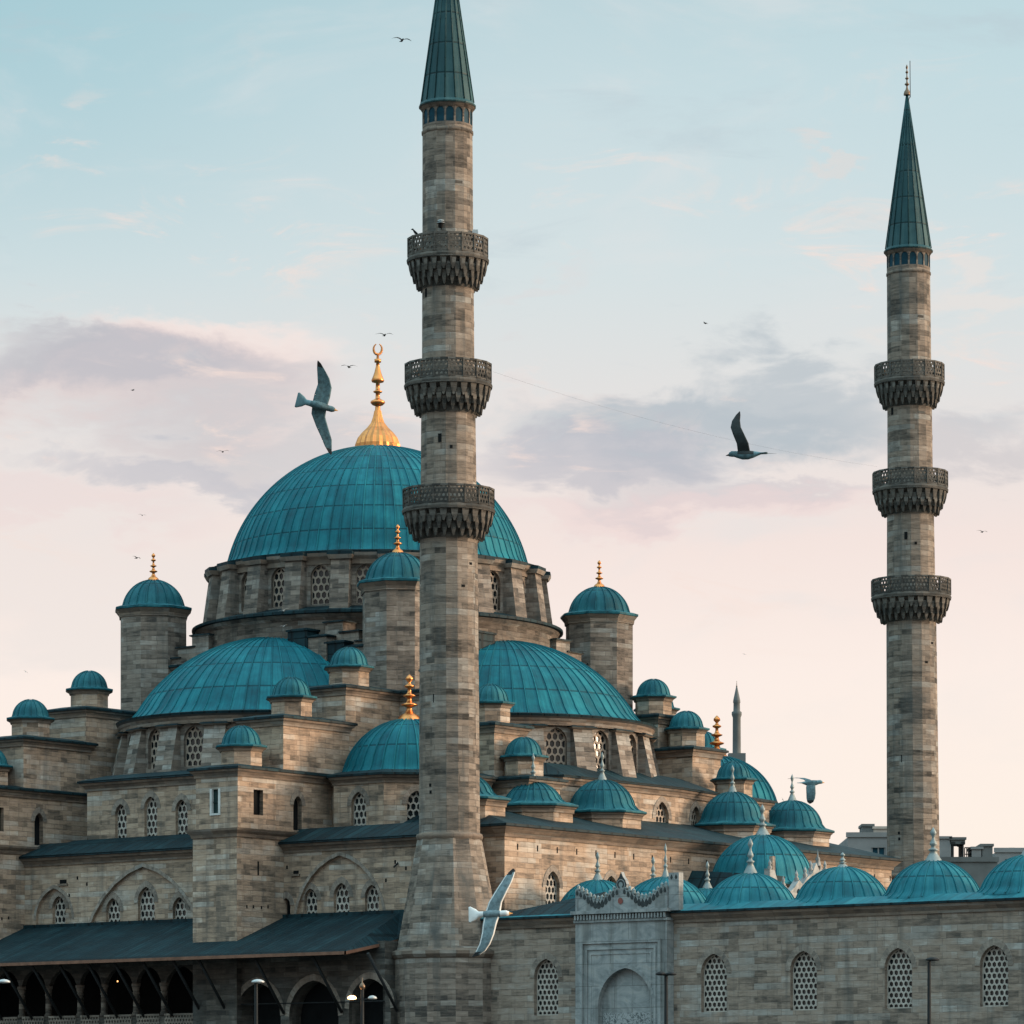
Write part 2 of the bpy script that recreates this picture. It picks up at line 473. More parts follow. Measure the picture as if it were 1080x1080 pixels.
# ------------------------------------------------------------------ mesh builder
class MB:
    def __init__(s, *mats):
        s.v, s.f, s.uv, s.mi, s.sm = [], [], [], [], []
        s.mats = list(mats)
    def idx(s, name):
        if name not in s.mats:
            s.mats.append(name)
        return s.mats.index(name)
    def face(s, pts, uvs=None, mat=None, smooth=False):
        b = len(s.v)
        pts = [Vector(p) for p in pts]
        s.v.extend(pts)
        s.f.append(tuple(range(b, b + len(pts))))
        if uvs is None:
            n = Vector((0, 0, 0))
            for i in range(len(pts)):
                a, c = pts[i], pts[(i + 1) % len(pts)]
                n += Vector(((a.y - c.y) * (a.z + c.z), (a.z - c.z) * (a.x + c.x), (a.x - c.x) * (a.y + c.y)))
            if n.length > 0:
                n.normalize()
            if abs(n.z) > 0.93:
                uvs = [(p.x, p.y) for p in pts]
            else:
                t = Vector((-n.y, n.x, 0)).normalized()
                w = n.cross(t)
                uvs = [(p.dot(t), p.dot(w) if abs(n.z) > 0.25 else p.z) for p in pts]
        s.uv.append(uvs)
        s.mi.append(s.idx(mat) if isinstance(mat, str) else (mat or 0))
        s.sm.append(smooth)
    def box(s, x0, x1, y0, y1, z0, z1, mat=None, top=None, sides='snewtb'):
        A = [(x0, y0), (x1, y0), (x1, y1), (x0, y1)]
        for k, (i, j) in zip('senw', ((0, 1), (1, 2), (2, 3), (3, 0))):
            if k in sides:
                a, b = A[i], A[j]
                s.face([(*a, z0), (*b, z0), (*b, z1), (*a, z1)], mat=mat)
        if 't' in sides:
            s.face([(*a, z1) for a in A], mat=top or mat)
        if 'b' in sides:
            s.face([(*a, z0) for a in reversed(A)], mat=mat)
    def bar(s, p, q, r, mat=None, n=6, r2=None):
        p, q = Vector(p), Vector(q)
        d = (q - p)
        L = d.length
        d.normalize()
        a = d.orthogonal().normalized()
        b = d.cross(a)
        r2 = r if r2 is None else r2
        ring = lambda c, rr: [c + (a * math.cos(2 * PI * i / n) + b * math.sin(2 * PI * i / n)) * rr for i in range(n)]
        A, B = ring(p, r), ring(q, r2)
        for i in range(n):
            j = (i + 1) % n
            s.face([A[i], A[j], B[j], B[i]], [(i / n, 0), ((i + 1) / n, 0), ((i + 1) / n, L), (i / n, L)], mat, True)
        s.face(list(reversed(A)), mat=mat)
        s.face(B, mat=mat)
    def lathe(s, c, prof, seg=24, mat=None, smooth=True, a0=0.0, a1=2 * PI, uvw=None, uvh=None, phase=0.0):
        """prof: (r, z) from bottom to top; uv = (angle * uvw, running length * uvh)"""
        cx, cy, cz = c
        L = [0.0]
        for i in range(1, len(prof)):
            L.append(L[-1] + math.hypot(prof[i][0] - prof[i - 1][0], prof[i][1] - prof[i - 1][1]))
        rmax = max(p[0] for p in prof)
        kw = (rmax if uvw is None else uvw / (2 * PI))
        kh = 1.0 if uvh is None else uvh / max(L[-1], 1e-6)
        for j in range(seg):
            t0 = a0 + (a1 - a0) * j / seg + phase
            t1 = a0 + (a1 - a0) * (j + 1) / seg + phase
            for i in range(len(prof) - 1):
                (ra, za), (rb, zb) = prof[i], prof[i + 1]
                P = [(cx + ra * math.cos(t0), cy + ra * math.sin(t0), cz + za), (cx + ra * math.cos(t1), cy + ra * math.sin(t1), cz + za),
                     (cx + rb * math.cos(t1), cy + rb * math.sin(t1), cz + zb), (cx + rb * math.cos(t0), cy + rb * math.sin(t0), cz + zb)]
                U = [((t0 - phase) * kw, L[i] * kh), ((t1 - phase) * kw, L[i] * kh), ((t1 - phase) * kw, L[i + 1] * kh), ((t0 - phase) * kw, L[i + 1] * kh)]
                if ra < 1e-5:
                    P, U = P[1:], U[1:]
                elif rb < 1e-5:
                    P, U = P[:3], U[:3]
                s.face(P, U, mat, smooth)
    def ring_sweep(s, poly, prof, mat=None, closed=True):
        """sweep a profile of (outward offset, z, material) round a convex polygon (counter-clockwise)"""
        rings = [[(*p, z) for p in offset_poly(poly, o)] for (o, z, _) in prof]
        n = len(poly)
        for i in range(len(prof) - 1):
            acc = 0.0
            for j in range(n if closed else n - 1):
                k = (j + 1) % n
                L = (Vector(rings[i][k]) - Vector(rings[i][j])).length
                s.face([rings[i][j], rings[i][k], rings[i + 1][k], rings[i + 1][j]], mat=prof[i][2] or mat)
                acc += L
    def cap(s, poly, z, mat=None):
        s.face([(*p, z) for p in poly], mat=mat)
    def build(s, name, parent=None, loc=(0, 0, 0), rotz=0.0, origin=(0, 0, 0)):
        me = bpy.data.meshes.new(name)
        o = Vector(origin)
        # weld
        key, vm, verts = {}, [], []
        for p in s.v:
            q = p - o
            k = (round(q.x, 4), round(q.y, 4), round(q.z, 4))
            if k not in key:
                key[k] = len(verts)
                verts.append(q)
            vm.append(key[k])
        faces, keep = [], []
        for i, f in enumerate(s.f):
            g = [vm[a] for a in f]
            if len(set(g)) == len(g) and len(g) > 2:
                faces.append(g)
                keep.append(i)
        me.from_pydata(verts, [], faces)
        ul = me.uv_layers.new(name='UVMap')
        li = 0
        flat = []
        for i in keep:
            for q in s.uv[i]:
                flat.extend(q)
        ul.data.foreach_set('uv', flat)
        me.polygons.foreach_set('material_index', [s.mi[i] for i in keep])
        me.polygons.foreach_set('use_smooth', [s.sm[i] for i in keep])
        for m in s.mats:
            me.materials.append(MATS[m])
        me.update()
        return link(name, me, parent, loc, rotz)

def link(name, me, parent=None, loc=(0, 0, 0), rotz=0.0):
    ob = bpy.data.objects.new(name, me)
    col.objects.link(ob)
    ob.location = loc
    ob.rotation_euler = (0, 0, rotz)
    if parent:
        ob.parent = parent
    return ob

def offset_poly(poly, d):
    n = len(poly)
    out = []
    for i in range(n):
        p0, p1, p2 = Vector(poly[i - 1]), Vector(poly[i]), Vector(poly[(i + 1) % n])
        e1, e2 = (p1 - p0).normalized(), (p2 - p1).normalized()
        n1, n2 = Vector((e1.y, -e1.x)), Vector((e2.y, -e2.x))
        b = n1 + n2
        b.normalize()
        c = max(0.2, b.dot(n1))
        q = p1 + b * (d / c)
        out.append((q.x, q.y))
    return out
def rect(x0, x1, y0, y1):
    return [(x0, y0), (x1, y0), (x1, y1), (x0, y1)]
def ngon(cx, cy, apo, n, phase=None):
    r = apo / math.cos(PI / n)
    ph = PI / n if phase is None else phase
    return [(cx + r * math.cos(2 * PI * i / n + ph), cy + r * math.sin(2 * PI * i / n + ph)) for i in range(n)]

def tag(o, label=None, cat=None, group=None, kind=None):
    if label: o['label'] = label
    if cat: o['category'] = cat
    if group: o['group'] = group
    if kind: o['kind'] = kind
    return o
def thing(name, label, cat, loc, rotz=0.0, group=None):
    o = bpy.data.objects.new(name, None)
    col.objects.link(o)
    o.location = loc
    o.rotation_euler = (0, 0, rotz)
    o.empty_display_size = 0.5
    return tag(o, label, cat, group)
def copy_tree(o, parent=None):
    c = o.copy()
    col.objects.link(c)
    if parent:
        c.parent = parent
    for ch in list(o.children):
        copy_tree(ch, c)
    return c

# ------------------------------------------------------------------ openings and walls
def arch_pts(s, z, w, h, rise=0.68, n=7):
    """pointed arch outline, counter-clockwise from the lower left, seen from outside"""
    p = rise * w
    hs = h - p
    k = max(0.0, (p * p - w * w / 4) / w)
    rr = w / 2 + k
    pts = [(s - w / 2, z), (s + w / 2, z)]
    # right arc: centre (-k), from (w/2, hs) to (0, h)
    a1 = math.atan2(p, k)
    for i in range(n + 1):
        a = a1 * i / n
        pts.append((s - k + rr * math.cos(a), z + hs + rr * math.sin(a)))
    for i in range(1, n + 1):
        a = a1 * (n - i) / n
        pts.append((s + k - rr * math.cos(a), z + hs + rr * math.sin(a)))
    return pts
def op_pts(op):
    if op['kind'] == 'rect':
        s, z, w, h = op['s'], op['z'], op['w'], op['h']
        return [(s - w / 2, z), (s + w / 2, z), (s + w / 2, z + h), (s - w / 2, z + h)]
    return arch_pts(op['s'], op['z'], op['w'], op['h'], op.get('rise', 0.68))
def win(s, z, w, h, look='lattice', depth=0.28, kind='arch', rise=0.68, pitch=0.30, ring=True):
    return dict(kind=kind, s=s, z=z, w=w, h=h, depth=depth, look=look, rise=rise, pitch=pitch, ring=ring, sub=None)
def blind(s, z, w, h, sub, depth=0.16, rise=0.62):
    return dict(kind='arch', s=s, z=z, w=w, h=h, depth=depth, look=None, rise=rise, sub=sub, ring=True)

def facade(mb, wins, p0, p1, outline, ops, y0=0.0, mat=None, soff=0.0):
    p0, p1 = Vector(p0), Vector(p1)
    t = (p1 - p0).normalized()
    n = Vector((t.y, -t.x))
    def P(s, z, y):
        q = p0 + t * s - n * y
        return (q.x, q.y, z)
    holes = [op_pts(o) for o in ops]
    polys = [[Vector((a, b, 0)) for a, b in outline]] + [[Vector((a, b, 0)) for a, b in h] for h in holes]
    flat = [q for pl in polys for q in pl]
    for tri in tessellate_polygon(polys):
        a, b, c = [flat[i] for i in tri]
        if (b - a).cross(c - a).z < 0:
            b, c = c, b
        mb.face([P(a.x, a.y, y0), P(b.x, b.y, y0), P(c.x, c.y, y0)], [(a.x + soff, a.y), (b.x + soff, b.y), (c.x + soff, c.y)], mat)
    ang = math.atan2(t.y, t.x)
    for o, h in zip(ops, holes):
        y1 = y0 + o['depth']
        acc = 0
        for i in range(len(h)):
            a, b = h[i], h[(i + 1) % len(h)]
            L = math.hypot(b[0] - a[0], b[1] - a[1])
            mb.face([P(*a, y0), P(*b, y0), P(*b, y1), P(*a, y1)], [(acc, 0.0), (acc + L, 0.0), (acc + L, o['depth']), (acc, o['depth'])], mat)
            acc += L
        if o['ring'] and o['kind'] == 'arch':
            wd = 0.16 if o['sub'] is not None else 0.26
            outer = arch_pts(o['s'], o['z'], o['w'] + 2 * wd, o['h'] + wd * 1.25, o['rise'])
            ii, oo = h[2:], outer[2:]
            acc = 0
            pm = 'stone_pale' if mat != 'marble' else 'marble'
            yf = y0 - 0.035
            for i in range(len(ii) - 1):
                L = math.hypot(oo[i + 1][0] - oo[i][0], oo[i + 1][1] - oo[i][1])
                mb.face([P(*ii[i], yf), P(*oo[i], yf), P(*oo[i + 1], yf), P(*ii[i + 1], yf)], [(acc * 1.9, 0.1), (acc * 1.9, 0.6), ((acc + L) * 1.9, 0.6), ((acc + L) * 1.9, 0.1)], pm)
                mb.face([P(*oo[i], yf), P(*oo[i], y0), P(*oo[i + 1], y0), P(*oo[i + 1], yf)], None, pm)
                mb.face([P(*ii[i], yf), P(*ii[i + 1], yf), P(*ii[i + 1], y0), P(*ii[i], y0)], None, pm)
                acc += L
        if o['sub'] is not None:
            facade(mb, wins, p0, p1, h, o['sub'], y1, mat, soff)
        elif o['look']:
            wins.append((P(o['s'], o['z'], y1), ang, o))

WCACHE = {}
def clip(poly, outline):
    out = poly
    n = len(outline)
    for i in range(n):
        a, b = outline[i], outline[(i + 1) % n]
        ex, ey = b[0] - a[0], b[1] - a[1]
        res = []
        if not out:
            return []
        for j in range(len(out)):
            p, q = out[j], out[(j + 1) % len(out)]
            dp = ex * (p[1] - a[1]) - ey * (p[0] - a[0])
            dq = ex * (q[1] - a[1]) - ey * (q[0] - a[0])
            if dp >= -1e-9:
                res.append(p)
            if (dp > 1e-9 and dq < -1e-9) or (dp < -1e-9 and dq > 1e-9):
                t = dp / (dp - dq)
                res.append((p[0] + (q[0] - p[0]) * t, p[1] + (q[1] - p[1]) * t))
        out = res
    return out
def hex_lattice(mb, outline, pitch, mat, th=0.05, bar=0.30, y=0.0, both=False, P=None, stretch=1.15):
    P = P or (lambda a, b, c: (a, c, b))
    xs = [p[0] for p in outline]
    zs = [p[1] for p in outline]
    dx = pitch
    dz = pitch * 0.866 * stretch
    R0 = pitch / math.sqrt(3)
    row = 0
    z = min(zs) + dz * 0.35
    cxm = (min(xs) + max(xs)) / 2
    while z < max(zs) + dz:
        k = int((max(xs) - min(xs)) / dx) + 2
        for i in range(-k, k + 1):
            cx = cxm + (i + (0.5 if row % 2 else 0.0)) * dx
            if cx < min(xs) - dx or cx > max(xs) + dx:
                continue
            O = [(cx + R0 * math.cos(PI / 6 + a * PI / 3), z + R0 * math.sin(PI / 6 + a * PI / 3) * stretch) for a in range(6)]
            I = [(cx + R0 * (1 - bar) * math.cos(PI / 6 + a * PI / 3), z + R0 * (1 - bar) * math.sin(PI / 6 + a * PI / 3) * stretch) for a in range(6)]
            for a in range(6):
                b = (a + 1) % 6
                q = clip([I[a], O[a], O[b], I[b]], outline)
                if len(q) >= 3:
                    mb.face([P(x, zz, y) for x, zz in q], [(x, zz) for x, zz in q], mat)
                    if both:
                        mb.face([P(x, zz, y + th) for x, zz in reversed(q)], [(x, zz) for x, zz in reversed(q)], mat)
                if th and all(len(clip([p, p, p], outline)) for p in (I[a], I[b])):
                    mb.face([P(*I[a], y), P(*I[b], y), P(*I[b], y + th), P(*I[a], y + th)], None, mat)
        row += 1
        z += dz
def window_mesh(o, latmat):
    key = (o.get('bar'), round(o['w'], 2), round(o['h'], 2), o['look'], o['kind'], round(o['rise'], 2), o['pitch'], latmat)
    if key in WCACHE:
        return WCACHE[key]
    q = dict(o)
    q['s'], q['z'] = 0.0, 0.0
    out = op_pts(q)
    mb = MB()
    if o['look'] == 'lattice':
        hex_lattice(mb, out, o['pitch'], latmat, 0.05, o.get('bar', 0.25), -0.075, stretch=o.get('stretch', 1.32))
        # outer rim
        inner = [(x * 0.93, o['h'] * 0.02 + z * 0.96) for x, z in out]
        for i in range(len(out)):
            j = (i + 1) % len(out)
            mb.face([(out[i][0], -0.085, out[i][1]), (out[j][0], -0.085, out[j][1]), (inner[j][0], -0.085, inner[j][1]), (inner[i][0], -0.085, inner[i][1])], None, latmat)
        mb.face([(x, -0.012, z) for x, z in out], None, 'glass')
    elif o['look'] == 'framed':
        mb.face([(x, -0.012, z) for x, z in out], None, 'shutter')
        w, h = o['w'], o['h']
        for a in ((-w / 2 - 0.04, -w / 2 + 0.09, -0.03, h + 0.03), (w / 2 - 0.09, w / 2 + 0.04, -0.03, h + 0.03)):
            mb.box(a[0], a[1], -o['depth'] - 0.05, -0.02, a[2], a[3], 'white_frame')
        mb.box(-w / 2 + 0.09, w / 2 - 0.09, -o['depth'] - 0.05, -0.02, -0.03, 0.07, 'white_frame')
        mb.box(-w / 2 + 0.09, w / 2 - 0.09, -0.06, -0.02, h * 0.48, h * 0.52, 'shutter')
    elif o['look'] == 'blue':
        mb.face([(x, -0.012, z) for x, z in out], None, 'blue_tile')
    else:
        mb.face([(x, -0.012, z) for x, z in out], None, 'dark')
    ob = mb.build('window')
    me = ob.data
    bpy.data.objects.remove(ob)
    WCACHE[key] = me
    return me
def place_windows(wins, parent, origin=(0, 0, 0), latmat='lattice', name='window'):
    for (p, ang, o) in wins:
        link(name, window_mesh(o, latmat), parent, Vector(p) - Vector(origin), ang)

def cornice(mb, poly, z, h=0.34, out=0.30, lead_mat='lead_roof', rise=0.5, run=None, trim='stone_trim'):
    """stone moulding plus a lead edge; the lead climbs inwards to a cap"""
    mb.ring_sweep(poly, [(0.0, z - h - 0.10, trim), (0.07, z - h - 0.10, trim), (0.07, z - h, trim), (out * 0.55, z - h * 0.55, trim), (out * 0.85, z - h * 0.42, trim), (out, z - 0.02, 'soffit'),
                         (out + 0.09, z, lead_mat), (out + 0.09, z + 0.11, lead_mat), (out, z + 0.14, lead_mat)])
    if run is None:
        run = 0.6
    a = offset_poly(poly, out)
    b = offset_poly(poly, -run)
    n = len(poly)
    acc = 0
    for i in range(n):
        j = (i + 1) % n
        L = math.hypot(a[j][0] - a[i][0], a[j][1] - a[i][1])
        e = (Vector(a[j]) - Vector(a[i])).normalized()
        f = lambda q: (Vector(q) - Vector(a[0])).dot(e) / 0.62
        mb.face([(*a[i], z + 0.14), (*a[j], z + 0.14), (*b[j], z + 0.14 + rise), (*b[i], z + 0.14 + rise)],
                [(f(a[i]), 0.2), (f(a[j]), 0.2), (f(b[j]), 0.2 + run / 2.2), (f(b[i]), 0.2 + run / 2.2)], lead_mat)
    mb.cap(b, z + 0.14 + rise, lead_mat)

def cap_profile(Rb, h, n=18, skirt=0.0, z0=0.0):
    Rs = (Rb * Rb + h * h) / (2 * h)
    f0 = math.asin(min(1.0, Rb / Rs)) if h <= Rb else PI - math.asin(Rb / Rs)
    pr = []
    for i in range(n + 1):
        f = f0 * (1 - i / n)
        pr.append((Rs * math.sin(f), z0 + h - Rs + Rs * math.cos(f)))
    pr[-1] = (0.0, z0 + h)
    if skirt:
        # flared foot
        r0, zz0 = pr[0]
        pr = [(r0 + skirt, zz0 - skirt * 0.35), (r0 + skirt * 0.35, zz0 + skirt * 0.10)] + [(r, z) for r, z in pr[1:]]
    return pr
def dome(mb, c, Rb, h, nrib, rows, mat='lead_dome', skirt=0.0, a0=0.0, a1=2 * PI, ribw=0.09, ribh=0.06, seg=None, n=18, thick=0.10):
    pr = cap_profile(Rb, h, n, skirt)
    span = (a1 - a0) / (2 * PI)
    nr = max(3, int(round(nrib * span)))
    seg = seg or nr * (2 if nr < 30 else 1)
    foot = pr[0]
    full = [(foot[0] + 0.02, foot[1] - thick), foot] + pr[1:]
    mb.lathe(c, full, seg, mat, True, a0, a1, uvw=nrib, uvh=rows)
    cx, cy, cz = c
    cnt = nr if a1 - a0 > 2 * PI - 0.01 else nr + 1
    for k in range(cnt):
        t = a0 + (a1 - a0) * k / nr
        ct, st_ = math.cos(t), math.sin(t)
        prev = None
        stop = len(pr) - 1 if (k % 2 == 0 or nr < 20) else int(len(pr) * 0.86)
        for i in range(stop):
            r, z = pr[i]
            r2, z2 = pr[i + 1]
            d = Vector((r2 - r, z2 - z))
            d.normalize()
            nx, nz = d.y, -d.x
            w = ribw / 2 * min(1.0, 0.35 + r / Rb)
            base = Vector((cx + r * ct, cy + r * st_, cz + z))
            nn = Vector((nx * ct, nx * st_, nz))
            if nn.dot(Vector((ct, st_, 0.6))) < 0:
                nn = -nn
            sd = Vector((-st_, ct, 0)) * w
            ring = [base - sd - nn * 0.02, base - sd * 0.7 + nn * ribh, base + sd * 0.7 + nn * ribh, base + sd - nn * 0.02]
            if prev:
                for a in range(3):
                    mb.face([prev[a], prev[a + 1], ring[a + 1], ring[a]], [(k + 0.5, 0.4), (k + 0.5, 0.4), (k + 0.5, 0.6), (k + 0.5, 0.6)], mat)
            prev = ring

FIN = {}
def finial(parent, loc, h, r, mat='gold', crescent=False, style='balls', name='finial'):
    key = (round(h, 2), round(r, 2), mat, crescent, style)
    if key not in FIN:
        mb = MB(mat)
        if style == 'balls':
            prof = [(1.0, 0), (0.98, .05), (0.8, .12), (0.42, .18), (0.25, .25), (0.22, .30), (0.62, .335), (0.70, .36), (0.30, .40), (0.2, .46), (0.18, .50), (0.5, .535), (0.55, .55), (0.24, .585),
                    (0.15, .64), (0.14, .70), (0.40, .735), (0.42, .76), (0.2, .79), (0.1, .83), (0.32, .89), (0.30, .93), (0.05, 1.0), (0, 1.0)]
        else:
            prof = [(1.0, 0), (0.9, .06), (0.55, .2), (0.32, .30), (0.5, .33), (0.55, .36), (0.25, .40), (0.22, .45), (0.42, .50), (0.38, .55), (0.16, .66), (0.14, .72), (0.28, .78), (0.36, .84), (0.20, .92), (0, 1.0)]
        mb.lathe((0, 0, 0), [(a * r, b * h) for a, b in prof], 14, mat)
        if crescent:
            rr = r * crescent
            for i in range(18):
                a = R(-62 + 304 * i / 18 - 90 + 30)
                a2 = R(-62 + 304 * (i + 1) / 18 - 90 + 30)
                # horns up: gap at the top
                a = R(90 + 26 + 308 * i / 18)
                a2 = R(90 + 26 + 308 * (i + 1) / 18)
                q = lambda x: 0.20 * rr * (0.25 + math.sin(PI * x) ** 0.8)
                mb.bar((rr * math.cos(a), 0, h + rr * 0.95 + rr * math.sin(a)), (rr * math.cos(a2), 0, h + rr * 0.95 + rr * math.sin(a2)), q(i / 18), mat, 6, q((i + 1) / 18))
        ob = mb.build('finial')
        FIN[key] = ob.data
        bpy.data.objects.remove(ob)
    return link(name, FIN[key], parent, loc)

# ================================================================== SETTING
g = MB('pave')
g.face([(-3000, -200, GROUND), (3000, -200, GROUND), (3000, 5000, GROUND), (-3000, 5000, GROUND)], None, 'pave')
tag(g.build('ground'), kind='structure')

# ================================================================== MOSQUE
U0, V0 = -22.6, 21.4
mx_, my_ = uv2w(U0, V0)
ORG = Vector((U0, V0, GROUND))
mosque = thing('mosque', 'large stone mosque with teal lead domes and stepped buttress turrets rising to one great dome', 'mosque', (mx_, my_, GROUND), ROT)
def part(mb, name, parent=None):
    """a part of the mosque built in the building frame"""
    if parent is None:
        return mb.build(name, mosque, origin=ORG)
    return mb.build(name, parent, origin=ORG)

# ---- hall walls
VS = 0.6           # side wall plane
US = -1.3
UF = 0.5           # front wall plane
UL, VB = -44.6, 41.2
hall = MB('stone_warm')
wins = []
P0 = (UL, VS)
def s_of(px):
    return on_v(px, VS) - UL
def zside(py, px):
    return hz(py, on_v(px, VS), VS)
def wside(px, ytop, ybot, wpx, **k):
    u = on_v(px, VS)
    w = wpx * depth(u, VS) / FPX / CU
    z0, z1 = hz(ybot, u, VS), hz(ytop, u, VS)
    return win(u - UL, z0, w, z1 - z0, **k)
def bside(px0, px1, ytop, ybot, sub):
    a, b = s_of(px0), s_of(px1)
    pm = (px0 + px1) / 2
    return blind((a + b) / 2, zside(ybot, pm), b - a, zside(ytop, pm) - zside(ybot, pm), sub)
ops = [
    bside(38, 76, 937, 990, [wside(60, 945, 979, 15)]),
    bside(86, 217, 914, 1002, [wside(117, 947, 975, 16), wside(152, 935, 973, 19), wside(187, 946, 972, 15)]),
    bside(311, 406, 902, 985, [wside(325.5, 937, 967, 14), wside(358, 931, 966, 17), wside(390, 933, 965, 15)]),
    wside(302, 947, 985, 9, look='dark'),
    # storey of the gallery behind the columns: plain doorways
    wside(40, 1062, 1115, 18, look='dark', depth=0.5),
    wside(128, 1058, 1112, 20, look='dark', depth=0.5),
    wside(185, 1056, 1110, 20, look='dark', depth=0.5),
]
HT = 13.95
facade(hall, wins, P0, (US, VS), [(0, GROUND), (US - UL, GROUND), (US - UL, HT), (0, HT)], ops)
hall.box(UL, US, VS, VB, GROUND, HT, 'stone_warm', sides='enw')
hall_poly = rect(UL, US, VS, VB)
cornice(hall, hall_poly, HT, 0.34, 0.34, rise=0.75, run=1.5)
# front range along the courtyard
VF0, VF1 = 3.8, 39.0
FT = 14.55
fops, fw = [], []
for v in (7.7, 12.6, 17.3, 25.5, 30.3, 35.0):
    z0 = 10.75
    fops.append(win(v - VF0, z0, 1.15, 1.75, rise=0.7))
front_part = MB('stone_warm')
facade(front_part, fw, (UF, VF0), (UF, VF1), [(0, GROUND), (VF1 - VF0, GROUND), (VF1 - VF0, FT), (0, FT)], fops)
front_part.box(-6.0, UF, VF0, VF1, GROUND, FT, 'stone_warm', sides='snw')
# drain holes under the eave
v = VF0 + 1.0
while v < VF1:
    front_part.box(UF - 0.02, UF + 0.012, v, v + 0.09, FT - 1.12, FT - 0.82, 'dark')
    v += 1.62
fp = rect(-6.0, UF, VF0, VF1)
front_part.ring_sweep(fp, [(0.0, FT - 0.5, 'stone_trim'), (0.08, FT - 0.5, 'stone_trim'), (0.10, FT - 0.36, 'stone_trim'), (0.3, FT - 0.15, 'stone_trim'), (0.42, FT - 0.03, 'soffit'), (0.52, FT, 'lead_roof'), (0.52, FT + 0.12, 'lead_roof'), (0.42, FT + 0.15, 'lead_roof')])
a, b = offset_poly(fp, 0.42), rect(-6.0, -4.4, VF0 + 2.6, VF1 - 2.6)
for i in range(4):
    j = (i + 1) % 4
    e = (Vector(a[j]) - Vector(a[i])).normalized()
    f = lambda q: (Vector(q) - Vector(a[0])).dot(e) / 0.7
    front_part.face([(*a[i], FT + 0.15), (*a[j], FT + 0.15), (*b[j], 16.1), (*b[i], 16.1)], [(f(a[i]), 0.1), (f(a[j]), 0.1), (f(b[j]), 2.6), (f(b[i]), 2.6)], 'lead_roof')
front_part.cap(b, 16.1, 'lead_roof')
for px in (81, 224, 302, 416):
    u = on_v(px, VS)
    for k, (du, dz_) in enumerate(((0.0, 0.0), (0.7, -0.35), (-0.6, -0.9))):
        hall.box(u + du, u + du + 0.10, VS - 0.014, VS + 0.05, 12.7 + dz_, 12.88 + dz_, 'dark')
u = on_v(308, VS)
hall.box(u, u + 0.55, VS - 0.10, VS + 0.05, 12.32, 12.42, 'stone_trim')
hall.box(u + 0.1, u + 0.45, VS - 0.013, VS + 0.05, 12.42, 12.6, 'dark')
u = on_v(66, VS)
hall.box(u - 0.3, u + 0.4, VS - 0.10, VS + 0.05, 12.42, 12.52, 'stone_trim')
hall.box(u - 0.2, u + 0.3, VS - 0.013, VS + 0.05, 12.52, 12.74, 'dark')
u = on_v(430, VS) - 0.6
hall.bar((u, VS - 0.35, 12.5), (u - 0.05, VS + 0.05, 12.75), 0.05, 'iron')
hall_o = part(hall, 'hall_wall')
place_windows(wins, hall_o, ORG, 'lattice_pale')
front_o = part(front_part, 'front_wall')
place_windows(fw, front_o, ORG, 'lattice_pale')

# small domes standing on the roof of the front range
for (vv, rise, rb) in ((10.6, 1.12, 1.55), (16.5, 1.6, 1.75), (28.4, 1.72, 1.72), (34.2, 1.6, 1.7), (5.0, 1.15, 1.5)):
    u = -3.0
    mb = MB('stone_warm')
    po = ngon(u, vv, 1.95, 8)
    mb.ring_sweep(po, [(0, 14.7, 'stone_warm'), (0, 15.9, 'stone_warm')])
    cornice(mb, po, 16.0, 0.22, 0.2, rise=0.12, run=0.15, lead_mat='lead_small')
    base = part(mb, 'roof_dome_base')
    d = MB()
    dome(d, (u, vv, 16.24), rb, rise, 22, 2, 'lead_small', 0.38, ribw=0.07, ribh=0.045, n=10)
    part(d, 'dome', base)
    finial(base, Vector((u, vv, 16.2 + rise)) - ORG, 1.55, 0.27, 'pale_finial', style='slim')

# ---- corner bays: octagonal drum and dome
for (su, sv) in ((1, -1), (1, 1), (-1, -1), (-1, 1)):
    cu, cv = U0 + su * 13.75, V0 + sv * 13.75
    mb = MB('stone_warm')
    ww = []
    po = ngon(cu, cv, 4.05, 8)
    for i in range(8):
        p, q = po[i], po[(i + 1) % 8]
        L = math.hypot(q[0] - p[0], q[1] - p[1])
        facade(mb, ww, p, q, [(0, 14.0), (L, 14.0), (L, 17.4), (0, 17.4)], [win(L / 2, 14.75, 1.0, 1.95)], soff=i * 3.7)
    cornice(mb, po, 17.5, 0.3, 0.28, rise=0.18, run=0.35)
    o = part(mb, 'corner_drum')
    # only the walls that look out over the roofs have windows one could see
    place_windows(ww, o, ORG, 'lattice_pale')
    d = MB()
    dome(d, (cu, cv, 17.86), 3.45, 2.85, 34, 3, 'lead_dome', 0.22, ribw=0.08)
    do = part(d, 'corner_dome')
    finial(do, Vector((cu, cv, 20.6)) - ORG, 2.45, 0.62, 'gold')

# ---- side and front exedra walls below the half-dome drums
ex = MB('stone_warm')
ew = []
VE = 2.3
uL, uR = on_v(92, VE), on_v(92, VE) + 10.2
def wex(px, yt, yb, wpx):
    u = on_v(px, VE)
    return win(u - uL, hz(yb, u, VE), wpx * depth(u, VE) / FPX / CU, hz(yt, u, VE) - hz(yb, u, VE))
ET = 17.95
facade(ex, ew, (uL, VE), (uR, VE), [(0, 13.5), (uR - uL, 13.5), (uR - uL, ET), (0, ET)],
       [wex(127.5, 848, 886, 13), wex(159, 840, 885, 14.5), wex(191.5, 843, 883, 13.5)])
ex.box(uL, uR, VE, 9.0, 13.5, ET, 'stone_warm', sides='enw')
cornice(ex, rect(uL, uR, VE, 9.0), ET, 0.32, 0.3, rise=0.3, run=0.8)
